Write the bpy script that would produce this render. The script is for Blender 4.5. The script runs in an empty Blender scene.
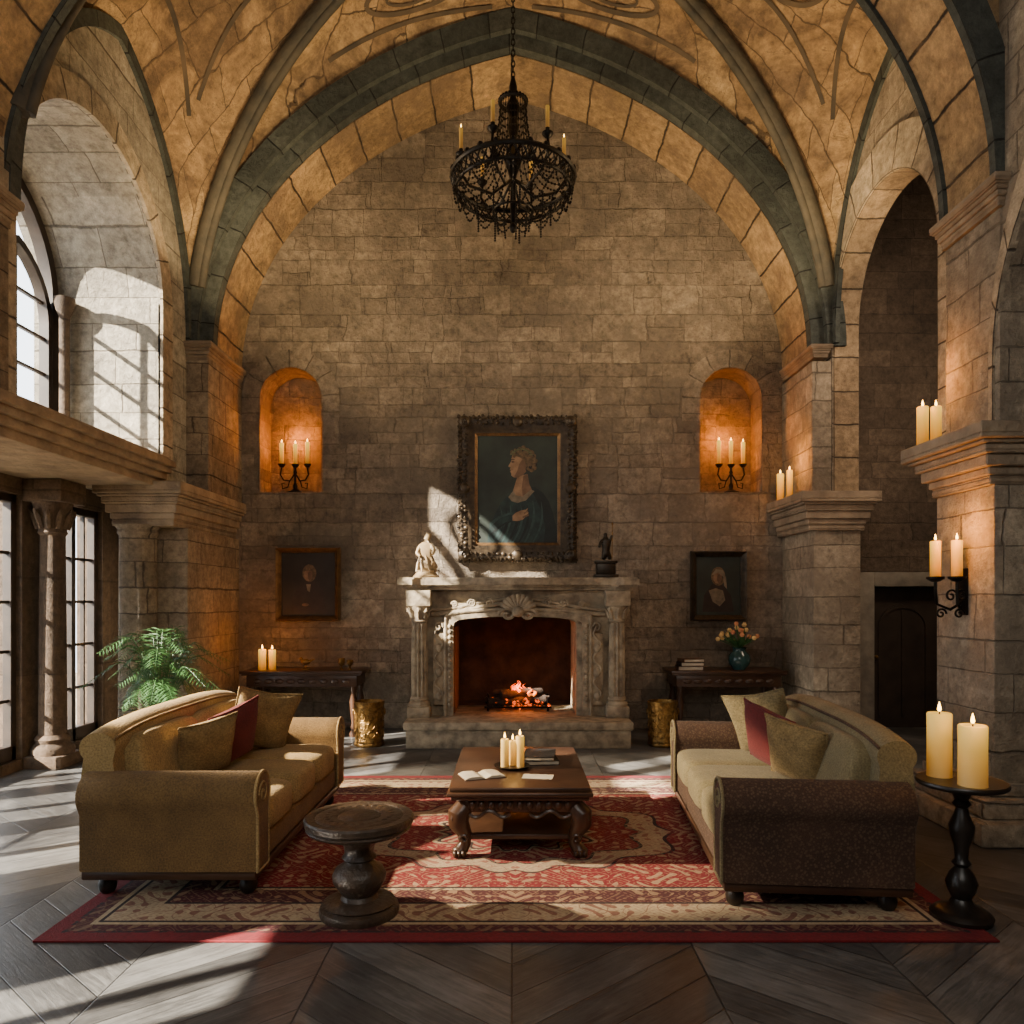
import bpy, bmesh, math, random
from mathutils import Vector, Matrix, Euler
random.seed(7)
PI=math.pi
sc=bpy.context.scene; COL=sc.collection
# ------------------------------------------------------------------ mesh builder
class B:
    def __init__(s):
        s.bm=bmesh.new(); s.mi=0; s.uv=s.bm.loops.layers.uv.new('UVMap')
    def f(s,vs):
        try: fc=s.bm.faces.new(vs)
        except ValueError: return None
        fc.material_index=s.mi; return fc
    def v(s,p): return s.bm.verts.new(p)
    def box(s,x0,x1,y0,y1,z0,z1,bev=0,seg=2):
        V=[s.v((x,y,z)) for z in (z0,z1) for y in (y0,y1) for x in (x0,x1)]
        F=[s.f([V[i] for i in q]) for q in ((0,2,3,1),(4,5,7,6),(0,1,5,4),(2,6,7,3),(0,4,6,2),(1,3,7,5))]
        if bev:
            es=list({e for f in F for e in f.edges})
            bmesh.ops.bevel(s.bm,geom=es,offset=bev,segments=seg,affect='EDGES',profile=.5)
        return s
    def rings(s,rs,closed=False,cap=True):
        n=len(rs[0]); m=len(rs)
        for i in range(m if closed else m-1):
            a=rs[i]; b=rs[(i+1)%m]
            for j in range(n):
                k=(j+1)%n
                q=[a[j],a[k],b[k],b[j]]; u=[]
                for w in q:
                    if w not in u: u.append(w)
                if len(u)>2: s.f(u)
        if cap and not closed:
            for r in (rs[0],rs[-1]):
                if r[0] is not r[-1]: s.f(list(r))
    def lathe(s,prof,c=(0,0,0),n=24,M=None,flute=0,fn=0):
        rs=[]
        for r,z in prof:
            if r<1e-5:
                p=Vector((0,0,z)); p=(M@p) if M else p
                vv=s.v(p+Vector(c)); rs.append([vv]*n)
            else:
                row=[]
                for j in range(n):
                    a=2*PI*j/n; rr=r*(1-(flute*(j%2)))
                    p=Vector((rr*math.cos(a),rr*math.sin(a),z)); p=(M@p) if M else p
                    row.append(s.v(p+Vector(c)))
                rs.append(row)
        s.rings(rs); return s
    def tube(s,path,r,n=8,closed=False,sq=(1,1)):
        P=[Vector(p) for p in path]; m=len(P)
        R=r if isinstance(r,(list,tuple)) else [r]*m
        rs=[]; up=None
        for i in range(m):
            if closed: t=(P[(i+1)%m]-P[i-1])
            else: t=P[min(i+1,m-1)]-P[max(i-1,0)]
            if t.length<1e-9: t=Vector((0,0,1))
            t.normalize()
            if up is None:
                up=Vector((0,0,1)) if abs(t.z)<.9 else Vector((1,0,0))
            a=t.cross(up)
            if a.length<1e-6: a=t.cross(Vector((0,1,0)))
            a.normalize(); b=a.cross(t).normalized(); up=b
            rs.append([s.v(P[i]+a*(R[i]*sq[0]*math.cos(2*PI*j/n))+b*(R[i]*sq[1]*math.sin(2*PI*j/n))) for j in range(n)])
        s.rings(rs,closed); return s
    def prism(s,poly,a0,a1,plane='xz'):
        def T(p,a):
            if plane=='xz': return (p[0],a,p[1])
            if plane=='yz': return (a,p[0],p[1])
            return (p[0],p[1],a)
        A=[s.v(T(p,a0)) for p in poly]; C=[s.v(T(p,a1)) for p in poly]
        s.f(A); s.f(C[::-1]); n=len(poly)
        for i in range(n): s.f([A[i],A[(i+1)%n],C[(i+1)%n],C[i]])
        return s
    def ball(s,c,r,u=10,w=7):
        if not isinstance(r,(tuple,list)): r=(r,r,r)
        pr=[]
        for i in range(w+1):
            a=-PI/2+PI*i/w; pr.append((max(0,math.cos(a)),math.sin(a)))
        pr[0]=(0,-1); pr[-1]=(0,1)
        M=Matrix.Diagonal((r[0],r[1],r[2]))
        s.lathe(pr,c,u,M); return s
    def sq(s,c,h,e=.3,n=24,w=14,M=None):
        pw=lambda x,p: math.copysign(abs(x)**p,x)
        rs=[]
        for i in range(w+1):
            a=-PI/2+PI*i/w; ca,sa=pw(math.cos(a),e),pw(math.sin(a),e)
            row=[]
            if i in (0,w):
                p=Vector((0,0,h[2]*sa)); p=M@p if M else p
                vv=s.v(p+Vector(c)); row=[vv]*n
            else:
                for j in range(n):
                    b=2*PI*(j+.5)/n
                    p=Vector((h[0]*ca*pw(math.cos(b),e),h[1]*ca*pw(math.sin(b),e),h[2]*sa)); p=M@p if M else p
                    row.append(s.v(p+Vector(c)))
            rs.append(row)
        s.rings(rs,cap=False); return s
    def arch(s,pi_,po,org,ds,dd,d0,d1):
        org=Vector(org); ds=Vector(ds); dd=Vector(dd); Z=Vector((0,0,1))
        T=lambda p,d: org+ds*p[0]+Z*p[1]+dd*d
        L=[0]
        for i in range(1,len(pi_)): L.append(L[-1]+math.hypot(pi_[i][0]-pi_[i-1][0],pi_[i][1]-pi_[i-1][1]))
        w=abs(d1-d0); th=math.hypot(pi_[0][0]-po[0][0],pi_[0][1]-po[0][1])
        R=[[s.v(T(a,d0)),s.v(T(a,d1)),s.v(T(b,d1)),s.v(T(b,d0))] for a,b in zip(pi_,po)]
        V=[0,w,w+th,2*w+th,2*w+2*th]
        for i in range(len(R)-1):
            for j in range(4):
                k=(j+1)%4
                fc=s.f([R[i][j],R[i][k],R[i+1][k],R[i+1][j]])
                if fc:
                    for lp,uvv in zip(fc.loops,((L[i],V[j]),(L[i],V[j+1]),(L[i+1],V[j+1]),(L[i+1],V[j]))): lp[s.uv].uv=uvv
        s.f(R[0]); s.f(R[-1][::-1]); return s
    def mitre(s,w,h,prof,cx=0,cz=0):
        rs=[]
        for o,y in prof:
            a=w/2+o; b=h/2+o
            rs.append([s.v((cx+sx*a,y,cz+sz*b)) for sx,sz in ((-1,-1),(1,-1),(1,1),(-1,1))])
        s.rings(rs,closed=True); return s
    def build(s,name,mats,parent=None,smooth=40,loc=None):
        bm=s.bm
        bmesh.ops.recalc_face_normals(bm,faces=bm.faces[:])
        me=bpy.data.meshes.new(name); bm.to_mesh(me); bm.free()
        if not isinstance(mats,(list,tuple)): mats=[mats]
        for m in mats: me.materials.append(m)
        if smooth:
            me.polygons.foreach_set('use_smooth',[True]*len(me.polygons))
            me.set_sharp_from_angle(angle=math.radians(smooth))
        o=bpy.data.objects.new(name,me); COL.objects.link(o)
        if parent: o.parent=parent
        if loc: o.location=loc
        return o
def carve(o,cutters):
    cs=[]
    for c in cutters:
        co=c.build('cutter',[],None,0); cs.append(co)
        md=o.modifiers.new('b','BOOLEAN'); md.operation='DIFFERENCE'; md.solver='EXACT'; md.object=co
    bpy.context.view_layer.update()
    dg=bpy.context.evaluated_depsgraph_get()
    me=bpy.data.meshes.new_from_object(o.evaluated_get(dg))
    o.modifiers.clear(); old=o.data; o.data=me; me.name=o.name
    for c in cs: bpy.data.objects.remove(c)
    me.polygons.foreach_set('use_smooth',[False]*len(me.polygons))
    return o
def tag(o,label,cat,group=None,kind=None):
    o['label']=label; o['category']=cat
    if group: o['group']=group
    if kind: o['kind']=kind
    return o
def thing(name,label,cat,loc=(0,0,0),rz=0,group=None,rot=None,kind=None):
    o=bpy.data.objects.new(name,None); COL.objects.link(o); o.empty_display_size=.1
    o.location=loc; o.rotation_euler=rot if rot else (0,0,rz)
    return tag(o,label,cat,group,kind)
# ------------------------------------------------------------------ materials
class S:
    def __init__(s,g,o): s.g=g; s.o=o
    def __add__(s,b): return s.g.m('ADD',s,b)
    def __radd__(s,b): return s.g.m('ADD',b,s)
    def __sub__(s,b): return s.g.m('SUBTRACT',s,b)
    def __rsub__(s,b): return s.g.m('SUBTRACT',b,s)
    def __mul__(s,b): return s.g.m('MULTIPLY',s,b)
    def __rmul__(s,b): return s.g.m('MULTIPLY',b,s)
    def __truediv__(s,b): return s.g.m('DIVIDE',s,b)
    def __gt__(s,b): return s.g.m('GREATER_THAN',s,b)
    def __lt__(s,b): return s.g.m('LESS_THAN',s,b)
class G:
    def __init__(s,name):
        s.mat=bpy.data.materials.new(name); s.mat.use_nodes=True; s.nt=s.mat.node_tree
        s.p=s.nt.nodes['Principled BSDF']; s.out=s.nt.nodes['Material Output']
    def n(s,t,**k):
        x=s.nt.nodes.new(t)
        for a,b in k.items(): setattr(x,a,b)
        return x
    def put(s,inp,v):
        if isinstance(v,S): v=v.o
        if isinstance(v,bpy.types.NodeSocket): s.nt.links.new(v,inp)
        elif v is not None:
            if isinstance(v,(tuple,list)) and len(v)==3 and inp.type=='RGBA': v=(*v,1)
            inp.default_value=v
    def m(s,op,*a):
        x=s.n('ShaderNodeMath',operation=op)
        for i,v in enumerate(a): s.put(x.inputs[i],v)
        return S(s,x.outputs[0])
    def set(s,**k):
        for a,b in k.items(): s.put(s.p.inputs[a.replace('_',' ')],b)
        return s
    def tex(s,k='Object'): return s.n('ShaderNodeTexCoord').outputs[k]
    def sep(s,v):
        x=s.n('ShaderNodeSeparateXYZ'); s.put(x.inputs[0],v); return [S(s,o) for o in x.outputs]
    def comb(s,a,b,c=0.0):
        x=s.n('ShaderNodeCombineXYZ')
        for i,v in enumerate((a,b,c)): s.put(x.inputs[i],v)
        return x.outputs[0]
    def noise(s,v,scale,detail=5,rough=.55,dist=0.):
        x=s.n('ShaderNodeTexNoise'); s.put(x.inputs['Vector'],v); x.inputs['Scale'].default_value=scale
        x.inputs['Detail'].default_value=detail; x.inputs['Roughness'].default_value=rough; x.inputs['Distortion'].default_value=dist
        return S(s,x.outputs[0])
    def vor(s,v,scale,feature='F1',out='Distance',rnd=1.):
        x=s.n('ShaderNodeTexVoronoi',feature=feature); s.put(x.inputs['Vector'],v); x.inputs['Scale'].default_value=scale
        x.inputs['Randomness'].default_value=rnd
        return S(s,x.outputs[out])
    def ramp(s,f,stops,interp='LINEAR'):
        x=s.n('ShaderNodeValToRGB'); s.put(x.inputs[0],f); cr=x.color_ramp; cr.interpolation=interp
        while len(cr.elements)<len(stops): cr.elements.new(.5)
        for e,(p,c) in zip(cr.elements,stops):
            e.position=p; e.color=(*c,1) if not isinstance(c,(int,float)) else (c,c,c,1)
        return S(s,x.outputs[0])
    def mix(s,f,a,b,mode='MIX'):
        x=s.n('ShaderNodeMix',data_type='RGBA',blend_type=mode)
        s.put(x.inputs[0],f); s.put(x.inputs[6],a); s.put(x.inputs[7],b)
        return S(s,x.outputs[2])
    def bump(s,h,st=.5,d=.02):
        x=s.n('ShaderNodeBump'); x.inputs['Strength'].default_value=st; x.inputs['Distance'].default_value=d
        s.put(x.inputs['Height'],h); s.put(s.p.inputs['Normal'],x.outputs[0]); return s
def pm(name,c1,c2=None,scale=6,rough=.6,metal=0,bump=0,bscale=None,bd=.01,detail=4,**k):
    g=G(name); v=g.tex('Object'); c2=c2 or tuple(x*.7 for x in c1)
    nz=g.noise(v,scale,detail)
    g.set(Base_Color=g.ramp(nz,[(.3,c2),(.7,c1)]),Roughness=rough,Metallic=metal)
    if bump: g.bump(g.noise(v,bscale or scale*4,3),bump,bd)
    for a,b in k.items(): g.put(g.p.inputs[a.replace('_',' ')],b)
    return g.mat
def brick(g,vec,bw,bh,ms,sq_=1.):
    br=g.n('ShaderNodeTexBrick'); br.offset=.5; br.squash=sq_; br.squash_frequency=3
    g.put(br.inputs['Vector'],vec)
    for k,v in (('Color1',(0,0,0)),('Color2',(1,1,1)),('Mortar',(.5,.5,.5)),('Scale',1.),('Mortar Size',ms),('Mortar Smooth',.7),('Bias',0.),('Brick Width',bw),('Row Height',bh)): g.put(br.inputs[k],v)
    return g.sep(br.outputs['Color'])[0],S(g,br.outputs['Fac'])
def stone(name,c1,c2,mort,bw=.5,bh=.25,uv=False,bump=.6,rough=.88,warp=.05,ms=.012,stain=None,rv=1.,jf=1.,mf=1.,mixed=False):
    g=G(name)
    geo=g.n('ShaderNodeNewGeometry'); pos=geo.outputs['Position']
    if uv:
        U,V,_=g.sep(g.tex('UV'))
    else:
        nx,ny,nz_=[g.m('ABSOLUTE',a) for a in g.sep(geo.outputs['True Normal'])]
        x,y,z=g.sep(pos)
        f=nx>.6; fz=nz_>.75
        U=x*(1-f)+y*f; V=z*(1-fz)+y*fz
    nn=g.n('ShaderNodeTexNoise'); g.put(nn.inputs['Vector'],pos); nn.inputs['Scale'].default_value=2.8; nn.inputs['Detail'].default_value=6
    nn.inputs['Roughness'].default_value=.62
    n1,n2,n3=g.sep(nn.outputs['Color'])
    if not uv:
        V=V+rv*(.04*g.m('SINE',V*5.1+1.)+.02*g.m('SINE',V*15.7))
        row=g.m('FLOOR',V/(bh*2 if mixed else bh))
        U=U+.12*g.m('SINE',U*3.3+row*2.4)+row*.37
    U2=U+(n1-.5)*warp*2; V2=V+(n2-.5)*warp
    vec=g.comb(U2,V2)
    r1,f1=brick(g,vec,bw,bh,ms,1.5 if not uv else 1)
    if mixed:
        r2,f2=brick(g,vec,bw*1.45,bh*2,ms)
        mk=r2>.52
        r=r1*(1-mk)+(g.m('FRACT',r2*3.7))*mk
        F=g.m('MAXIMUM',f2,f1*(1-mk))
    else: r,F=r1,f1
    col=g.mix(r,c1,c2)
    col=g.mix(F*mf,col,mort)
    big=g.ramp(g.noise(pos,.9,3),[(.3,.6),(.7,1.25)])
    md=g.noise(pos,11,6,.75)
    col=g.mix(1.,col,big,'MULTIPLY'); col=g.mix(.95,col,g.ramp(md,[(.28,.4),(.72,1.52)]),'MULTIPLY')
    if stain: col=g.mix(g.ramp(n3,[(.47,0.),(.62,.7)]),col,stain)
    g.set(Base_Color=col,Roughness=rough)
    h=(1-F)*jf+md*1.4+n3*.6+r*.3
    g.bump(h,bump,.045)
    return g.mat
def emis(name,col,st):
    g=G(name); g.set(Base_Color=col,Emission_Color=col,Emission_Strength=st); return g.mat
M={}
M['wall']=stone('wall_stone',(.32,.26,.193),(.20,.16,.12),(.125,.102,.079),.33,.165,bump=1.,stain=(.165,.134,.104),warp=.07,ms=.007,jf=.42,mf=.5,rv=.7,mixed=True)
M['pier']=stone('pier_stone',(.35,.275,.19),(.235,.183,.127),(.12,.09,.065),.46,.25,bump=.9,ms=.008,jf=.6,warp=.04)
M['jamb']=stone('recess_ashlar',(.42,.375,.295),(.31,.275,.215),(.17,.145,.11),.55,.3,bump=.5,ms=.008,warp=.03,jf=.6)
M['light']=stone('pale_ashlar',(.46,.375,.27),(.33,.268,.192),(.16,.13,.098),.5,.28,bump=.85,ms=.008,stain=(.25,.20,.145),warp=.04,jf=.6,mf=.8)
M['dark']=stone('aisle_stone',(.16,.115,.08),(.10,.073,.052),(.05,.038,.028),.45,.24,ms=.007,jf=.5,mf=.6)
M['brownst']=stone('brown_window_stone',(.13,.088,.056),(.08,.054,.036),(.04,.028,.02),.6,.9,bump=.4,warp=.02,jf=.2,mf=.5)
M['vous']=stone('golden_voussoir',(.56,.38,.19),(.34,.225,.118),(.055,.042,.03),.50,.95,uv=True,ms=.016,warp=.04,stain=(.22,.15,.09),bump=.9)
M['slate']=stone('green_grey_rib',(.085,.095,.082),(.045,.054,.049),(.012,.013,.012),.55,.9,uv=True,ms=.010,warp=.02)
M['slatep']=pm('brown_grey_rib_plain',(.10,.085,.06),(.042,.04,.032),5,.8,0,.6,18,.02)
M['ringv']=stone('pale_voussoir',(.53,.435,.305),(.37,.30,.21),(.12,.092,.066),.38,.9,uv=True,ms=.012,warp=.03,bump=.7)
M['soff']=stone('warm_brown_soffit',(.46,.33,.195),(.30,.21,.125),(.09,.066,.045),.38,.9,uv=True,ms=.012,warp=.03,bump=.7)
M['ringw']=stone('wall_voussoir',(.29,.235,.176),(.21,.17,.128),(.125,.102,.079),.2,.8,uv=True,ms=.007,warp=.03,bump=.9,mf=.7)
M['trim']=pm('carved_trim_stone',(.36,.275,.185),(.18,.136,.094),5,.8,0,.8,16,.025)
M['mantel']=pm('weathered_limestone',(.42,.34,.225),(.135,.104,.07),8,.75,0,.7,22,.014)
M['frames']=pm('grey_door_stone',(.30,.265,.21),(.18,.158,.13),6,.85,0,.5,18,.015)
def webmat():
    g=G('painted_vault'); geo=g.n('ShaderNodeNewGeometry'); pos=geo.outputs['Position']
    U,V,_=g.sep(g.tex('UV'))
    nn=g.n('ShaderNodeTexNoise'); g.put(nn.inputs['Vector'],pos); nn.inputs['Scale'].default_value=1.7; nn.inputs['Detail'].default_value=5
    a,b_,c_=g.sep(nn.outputs['Color'])
    r,F=brick(g,g.comb(V+(a-.5)*.5,U+(b_-.5)*.5),.86,.50,.013)
    col=g.ramp(r,[(0.,(.42,.27,.13)),(.5,(.31,.20,.10)),(1.,(.50,.34,.17))])
    col=g.mix(F*.85,col,(.085,.06,.038))
    n3=g.noise(pos,1.3,6,.68,1.0)
    col=g.mix(g.ramp(n3,[(.43,0.),(.58,.82)]),col,(.13,.083,.048))
    band=g.m('ABSOLUTE',n3-.40)
    col=g.mix(g.ramp(band,[(0.,.55),(.010,0.)]),col,(.07,.052,.035))
    col=g.mix(.95,col,g.ramp(g.noise(pos,9,6,.75),[(.3,.45),(.7,1.4)]),'MULTIPLY')
    g.set(Base_Color=col,Roughness=.85); g.bump((1-F)*.5+g.noise(pos,14,5,.7)*.9,.75,.03); return g.mat
M['web']=webmat()
M['paint']=pm('faded_painted_scroll',(.12,.085,.052),(.045,.037,.028),3,.85)
def floormat():
    g=G('chevron_floor'); geo=g.n('ShaderNodeNewGeometry'); x,y,z=g.sep(geo.outputs['Position'])
    W=1.7
    u=x/W+40.; fr=g.m('FRACT',u); xl=g.m('ABSOLUTE',fr-.5)*W
    half=g.m('FLOOR',u*2)
    t=(y+20.)+xl*.85
    pl=g.m('FLOOR',t/.27); pf=g.m('FRACT',t/.27)
    rnd=g.n('ShaderNodeTexWhiteNoise'); g.put(rnd.inputs['Vector'],g.comb(pl,half)); r=S(g,rnd.outputs['Value'])
    gap=g.m('MINIMUM',g.m('MINIMUM',pf,1-pf)*.27, g.m('MINIMUM',xl,W/2-xl))
    j=g.ramp(gap/.02,[(0.,0.),(.3,1.)])
    sgn=g.m('SIGN',fr-.5)
    ac=(x*sgn*1.-y*.85); al=(x*sgn*.85+y)
    gr=g.noise(g.comb(ac*1.3,al*14,r*9),2.4,7,.7,.8)
    cl=g.noise(geo.outputs['Position'],2.2,6,.7)
    col=g.ramp(gr*.5+r*.16+cl*.42,[(.37,(.024,.023,.024)),(.53,(.076,.074,.072)),(.72,(.19,.185,.178))])
    col=g.mix(1.,col,g.mix(j,(.2,.2,.2),(1.,1.,1.)),'MULTIPLY')
    g.set(Base_Color=col,Roughness=g.m('ADD',.22,gr*.3)); g.bump(j*.6+gr*.4,.4,.012); return g.mat
M['floor']=floormat()
def rugmat():
    g=G('persian_rug'); x,y,z=g.sep(g.tex('Object'))
    ax=g.m('ABSOLUTE',x); ay=g.m('ABSOLUTE',y); sn=lambda a:g.m('SINE',a)
    e=g.m('MINIMUM',2.3-ax,1.65-ay)
    m1=sn(ax*38+sn(ay*22)*2.4)*sn(ay*38+sn(ax*22)*2.4)
    m2=sn(ax*84+sn(ay*45)*2.2)*sn(ay*84+sn(ax*45)*2.2)
    m3=sn(ax*15+sn(ay*11)*1.8)*sn(ay*15+sn(ax*11)*1.8)
    R=(.20,.004,.009); C=(.46,.345,.21); K=(.024,.011,.011); D=(.07,.005,.007); T=(.24,.14,.075)
    base=g.ramp(e/1.65,[(0.,(.17,.005,.009)),(.05,K),(.06,D),(.105,C),(.12,K),(.13,C),(.255,K),(.268,D),(.37,C),(.385,K),(.395,R)],'CONSTANT')
    mot=g.ramp(e/1.65,[(0.,(.17,.005,.009)),(.06,T),(.105,C),(.12,K),(.13,(.16,.025,.022)),(.255,K),(.268,(.36,.22,.12)),(.37,K),(.395,(.46,.31,.18))],'CONSTANT')
    f1=g.ramp(m1,[(.42,0.),(.52,1.)]); f2=g.ramp(g.m('ABSOLUTE',m2),[(.62,0.),(.74,1.)]); f3=g.ramp(g.m('ABSOLUTE',g.m('ABSOLUTE',m3)-.35),[(.025,1.),(.055,0.)])
    msk=g.m('MAXIMUM',g.m('MAXIMUM',f1*.75,f2*.3),f3*.6)
    col=g.mix(msk,base,mot)
    th=g.m('ARCTAN2',ay,ax)
    rr=g.m('SQRT',(x/1.40)*(x/1.40)+(y/.92)*(y/.92))+.05*sn(th*12)
    med=g.ramp(rr,[(0.,K),(.10,C),(.14,R),(.36,K),(.38,C),(.41,R),(.62,K),(.64,(.44,.32,.20)),(.78,K),(.80,R)],'CONSTANT')
    medm=g.mix(msk*.85,med,g.ramp(rr,[(0.,C),(.14,C),(.36,K),(.41,(.46,.31,.18)),(.64,(.22,.012,.015)),(.80,C)],'CONSTANT'))
    col=g.mix(rr<.82,col,medm)
    nz=g.noise(g.tex('Object'),60,3); n2=g.noise(g.tex('Object'),3,4)
    col=g.mix(.6,col,g.ramp(nz,[(.3,.6),(.7,1.2)]),'MULTIPLY'); col=g.mix(.6,col,g.ramp(n2,[(.3,.6),(.7,1.15)]),'MULTIPLY')
    g.set(Base_Color=col,Roughness=.95,Sheen_Weight=.02); g.bump(nz+msk*.3,.4,.006); return g.mat
M['rug']=rugmat()
def fabric(name,c1,c2,sc_=3,weave=160,pat=None,sheen=.06):
    g=G(name); v=g.tex('Object')
    n1=g.noise(v,sc_,4,.6); col=g.ramp(n1,[(.3,c2),(.7,c1)])
    w=g.noise(v,weave,2); col=g.mix(.8,col,g.ramp(w,[(.3,.5),(.7,1.3)]),'MULTIPLY')
    if pat:
        p=g.vor(v,62,'F1'); col=g.mix(g.ramp(p,[(.2,.7),(.5,0.)]),col,pat)
    g.set(Base_Color=col,Roughness=.95,Sheen_Weight=sheen); g.bump(w*.8+n1*.8,.55,.012); return g.mat
M['sofaA']=fabric('golden_brown_upholstery',(.23,.135,.046),(.135,.078,.027),4,110)
M['seatA']=fabric('golden_tan_cushion',(.42,.285,.115),(.28,.19,.074),5,100)
M['sofaB']=fabric('speckled_brown_upholstery',(.085,.042,.024),(.048,.025,.015),3,160,(.14,.085,.05),.02)
M['seatB']=fabric('olive_cushion',(.26,.205,.10),(.165,.13,.062),3,110,(.21,.165,.085))
M['red']=fabric('mauve_red_fabric',(.17,.018,.018),(.09,.010,.011))
M['gold']=fabric('gold_olive_fabric',(.31,.21,.083),(.18,.12,.047),9,90)
M['olive']=fabric('olive_fabric',(.25,.19,.09),(.15,.115,.053),9,90)
M['wood']=pm('dark_walnut',(.075,.035,.018),(.028,.013,.008),3,.33,0,.3,30,.004,6)
M['blackwood']=pm('black_turned_wood',(.022,.015,.011),(.01,.008,.006),5,.35,0,.2,30,.004)
M['doorwood']=pm('dark_door_wood',(.05,.034,.024),(.022,.016,.012),4,.5,0,.3,30,.004)
M['greywood']=pm('worn_carved_wood',(.085,.055,.035),(.028,.019,.013),9,.42,0,.8,30,.012)
M['iron']=pm('wrought_iron',(.022,.019,.016),(.01,.008,.007),12,.45,.8,.3,40,.004)
M['frameD']=pm('carved_dark_frame',(.075,.052,.03),(.018,.013,.009),14,.42,.35,.6,40,.008)
M['frameG']=pm('old_gilt_frame',(.20,.11,.04),(.07,.036,.016),12,.42,.5,.4,40,.004)
M['brass']=pm('antique_brass',(.36,.20,.055),(.09,.05,.015),22,.42,.85,.9,26,.014)
M['bronze']=pm('dark_bronze',(.05,.04,.03),(.02,.016,.012),12,.4,.7)
M['cream']=pm('cream_porcelain',(.34,.245,.13),(.19,.13,.07),10,.4)
M['soot']=pm('sooty_brick',(.085,.038,.018),(.02,.010,.007),5,.95,0,.8,12,.03)
M['warmbrick']=pm('fire_warmed_brick',(.24,.11,.05),(.09,.04,.022),6,.95,0,.8,12,.03)  # orange glow of the fire painted into the brick colour
M['leaf']=pm('palm_leaf',(.06,.16,.04),(.02,.065,.018),5,.5)
M['clay']=pm('terracotta',(.30,.14,.08),(.18,.08,.045),6,.8)
M['winwood']=pm('dark_window_wood',(.04,.026,.018),(.016,.011,.008),6,.5)
M['paper']=pm('old_paper',(.55,.49,.38),(.44,.38,.28),8,.9)
M['leather']=pm('black_leather',(.02,.018,.018),(.01,.01,.01),20,.5,0,.3,60)
M['leatherB']=pm('brown_leather',(.16,.08,.045),(.08,.04,.02),20,.5,0,.3,60)
M['vase']=pm('teal_glazed_vase',(.035,.09,.085),(.015,.04,.04),5,.12)
M['petalY']=pm('cream_yellow_petal',(.70,.50,.20),(.5,.30,.12),20,.8)
M['petalP']=pm('orange_petal',(.60,.28,.12),(.45,.15,.08),20,.8)
M['bark']=pm('charred_bark',(.05,.03,.02),(.015,.01,.008),14,.95,0,.8,30,.02)
M['wick']=pm('wick',(.02,.02,.02),None,5,.9)
M['flame']=emis('candle_flame',(1.,.58,.12),14.)
g=G('fire_flame'); gz=g.sep(g.tex('Generated'))[2]
fc=g.ramp(gz,[(0.,(1.,.26,.025)),(.5,(1.,.15,.01)),(1.,(.8,.06,.008))])
g.set(Base_Color=(.8,.2,.02),Emission_Color=fc,Emission_Strength=g.ramp(gz,[(0.,1.),(1.,.3)])*1.9); M['fire']=g.mat
g=G('glowing_ember'); nz=g.noise(g.tex('Object'),30,4)
g.set(Base_Color=(.02,.01,.008),Roughness=1.,Emission_Color=(1.,.11,.01),Emission_Strength=g.ramp(nz,[(.44,0.),(.64,1.)])*2.6); M['ember']=g.mat
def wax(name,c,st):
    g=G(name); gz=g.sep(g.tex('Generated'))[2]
    g.set(Base_Color=c,Roughness=.5,Emission_Color=g.ramp(gz,[(.1,(1.,.36,.02)),(.95,(1.,.60,.07))]),Emission_Strength=g.ramp(gz,[(.05,.18),(1.,1.)])*st)  # wax glow put in as emission, rising toward the wick
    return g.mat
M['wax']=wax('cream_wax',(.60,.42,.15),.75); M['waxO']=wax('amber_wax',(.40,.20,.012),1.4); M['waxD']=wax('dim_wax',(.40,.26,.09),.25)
g=G('window_glass'); nt=g.nt; nt.nodes.remove(g.p)
tr=g.n('ShaderNodeBsdfTransparent'); gl=g.n('ShaderNodeBsdfGlossy'); gl.inputs['Roughness'].default_value=.05
mx=g.n('ShaderNodeMixShader'); mx.inputs[0].default_value=.07
nt.links.new(tr.outputs[0],mx.inputs[1]); nt.links.new(gl.outputs[0],mx.inputs[2]); nt.links.new(mx.outputs[0],g.out.inputs[0]); M['glass']=g.mat
# ------------------------------------------------------------------ curves
def P(v,c=.3):
    v=min(1,abs(v)); return math.sqrt(max(0,(1+c)**2-(v+c)**2))/math.sqrt((1+c)**2-c*c)
def pointed(a,rise,c=.3,n=44,cx=0,z0=0,leg=None):
    pts=[(cx-a*math.cos(PI*i/n),z0+rise*P(math.cos(PI*i/n),c)) for i in range(n+1)]
    if leg is not None: pts=[(cx-a,leg)]+pts+[(cx+a,leg)]
    return pts
# ------------------------------------------------------------------ setting
def struct(o,label,cat): return tag(o,label,cat,kind='structure')
YB=9.4
b=B(); b.box(-5,5.9,-1.6,10.1,-.2,0); struct(b.build('floor',M['floor'],smooth=0),'grey brown chevron plank floor of the hall','floor')
b=B(); b.box(-15,-5.001,-9,17,-.25,-.03); struct(b.build('floor',M['light'],smooth=0),'pale sunlit stone terrace outside the left windows','terrace')  # unseen ground slab, added to bounce sunlight up into the hall
b=B(); b.box(-5,5.9,YB,10.1,0,9)
wb=b.build('wall_back',[M['wall'],M['soot']],smooth=0)
NX=(-2.81,2.78)
cut=[]
for nx in NX: cut.append(B().prism(pointed(.395,.395,0,20,nx,4.19,3.0),9.3,9.85))
cut.append(B().box(-.70,.81,9.3,9.85,.295,1.55)); cut.append(B().box(4.55,5.45,9.3,9.62,-.05,1.80))
carve(wb,cut)
for p in wb.data.polygons:
    c=p.center
    if -.75<c.x<.85 and c.y>9.41 and c.y<9.9 and c.z<1.6: p.material_index=1
struct(wb,'tall brown ashlar end wall with two arched niches','wall')
RA,RC,RS=1.05,7.40,4.72
b=B(); b.box(3.68,3.96,5.0,YB,0,9)
wr=carve(b.build('wall_right',M['light'],smooth=0),[B().prism(pointed(RA,RA+.02,0,28,RC,RS,-.1),3.5,4.3,'yz')])
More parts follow.
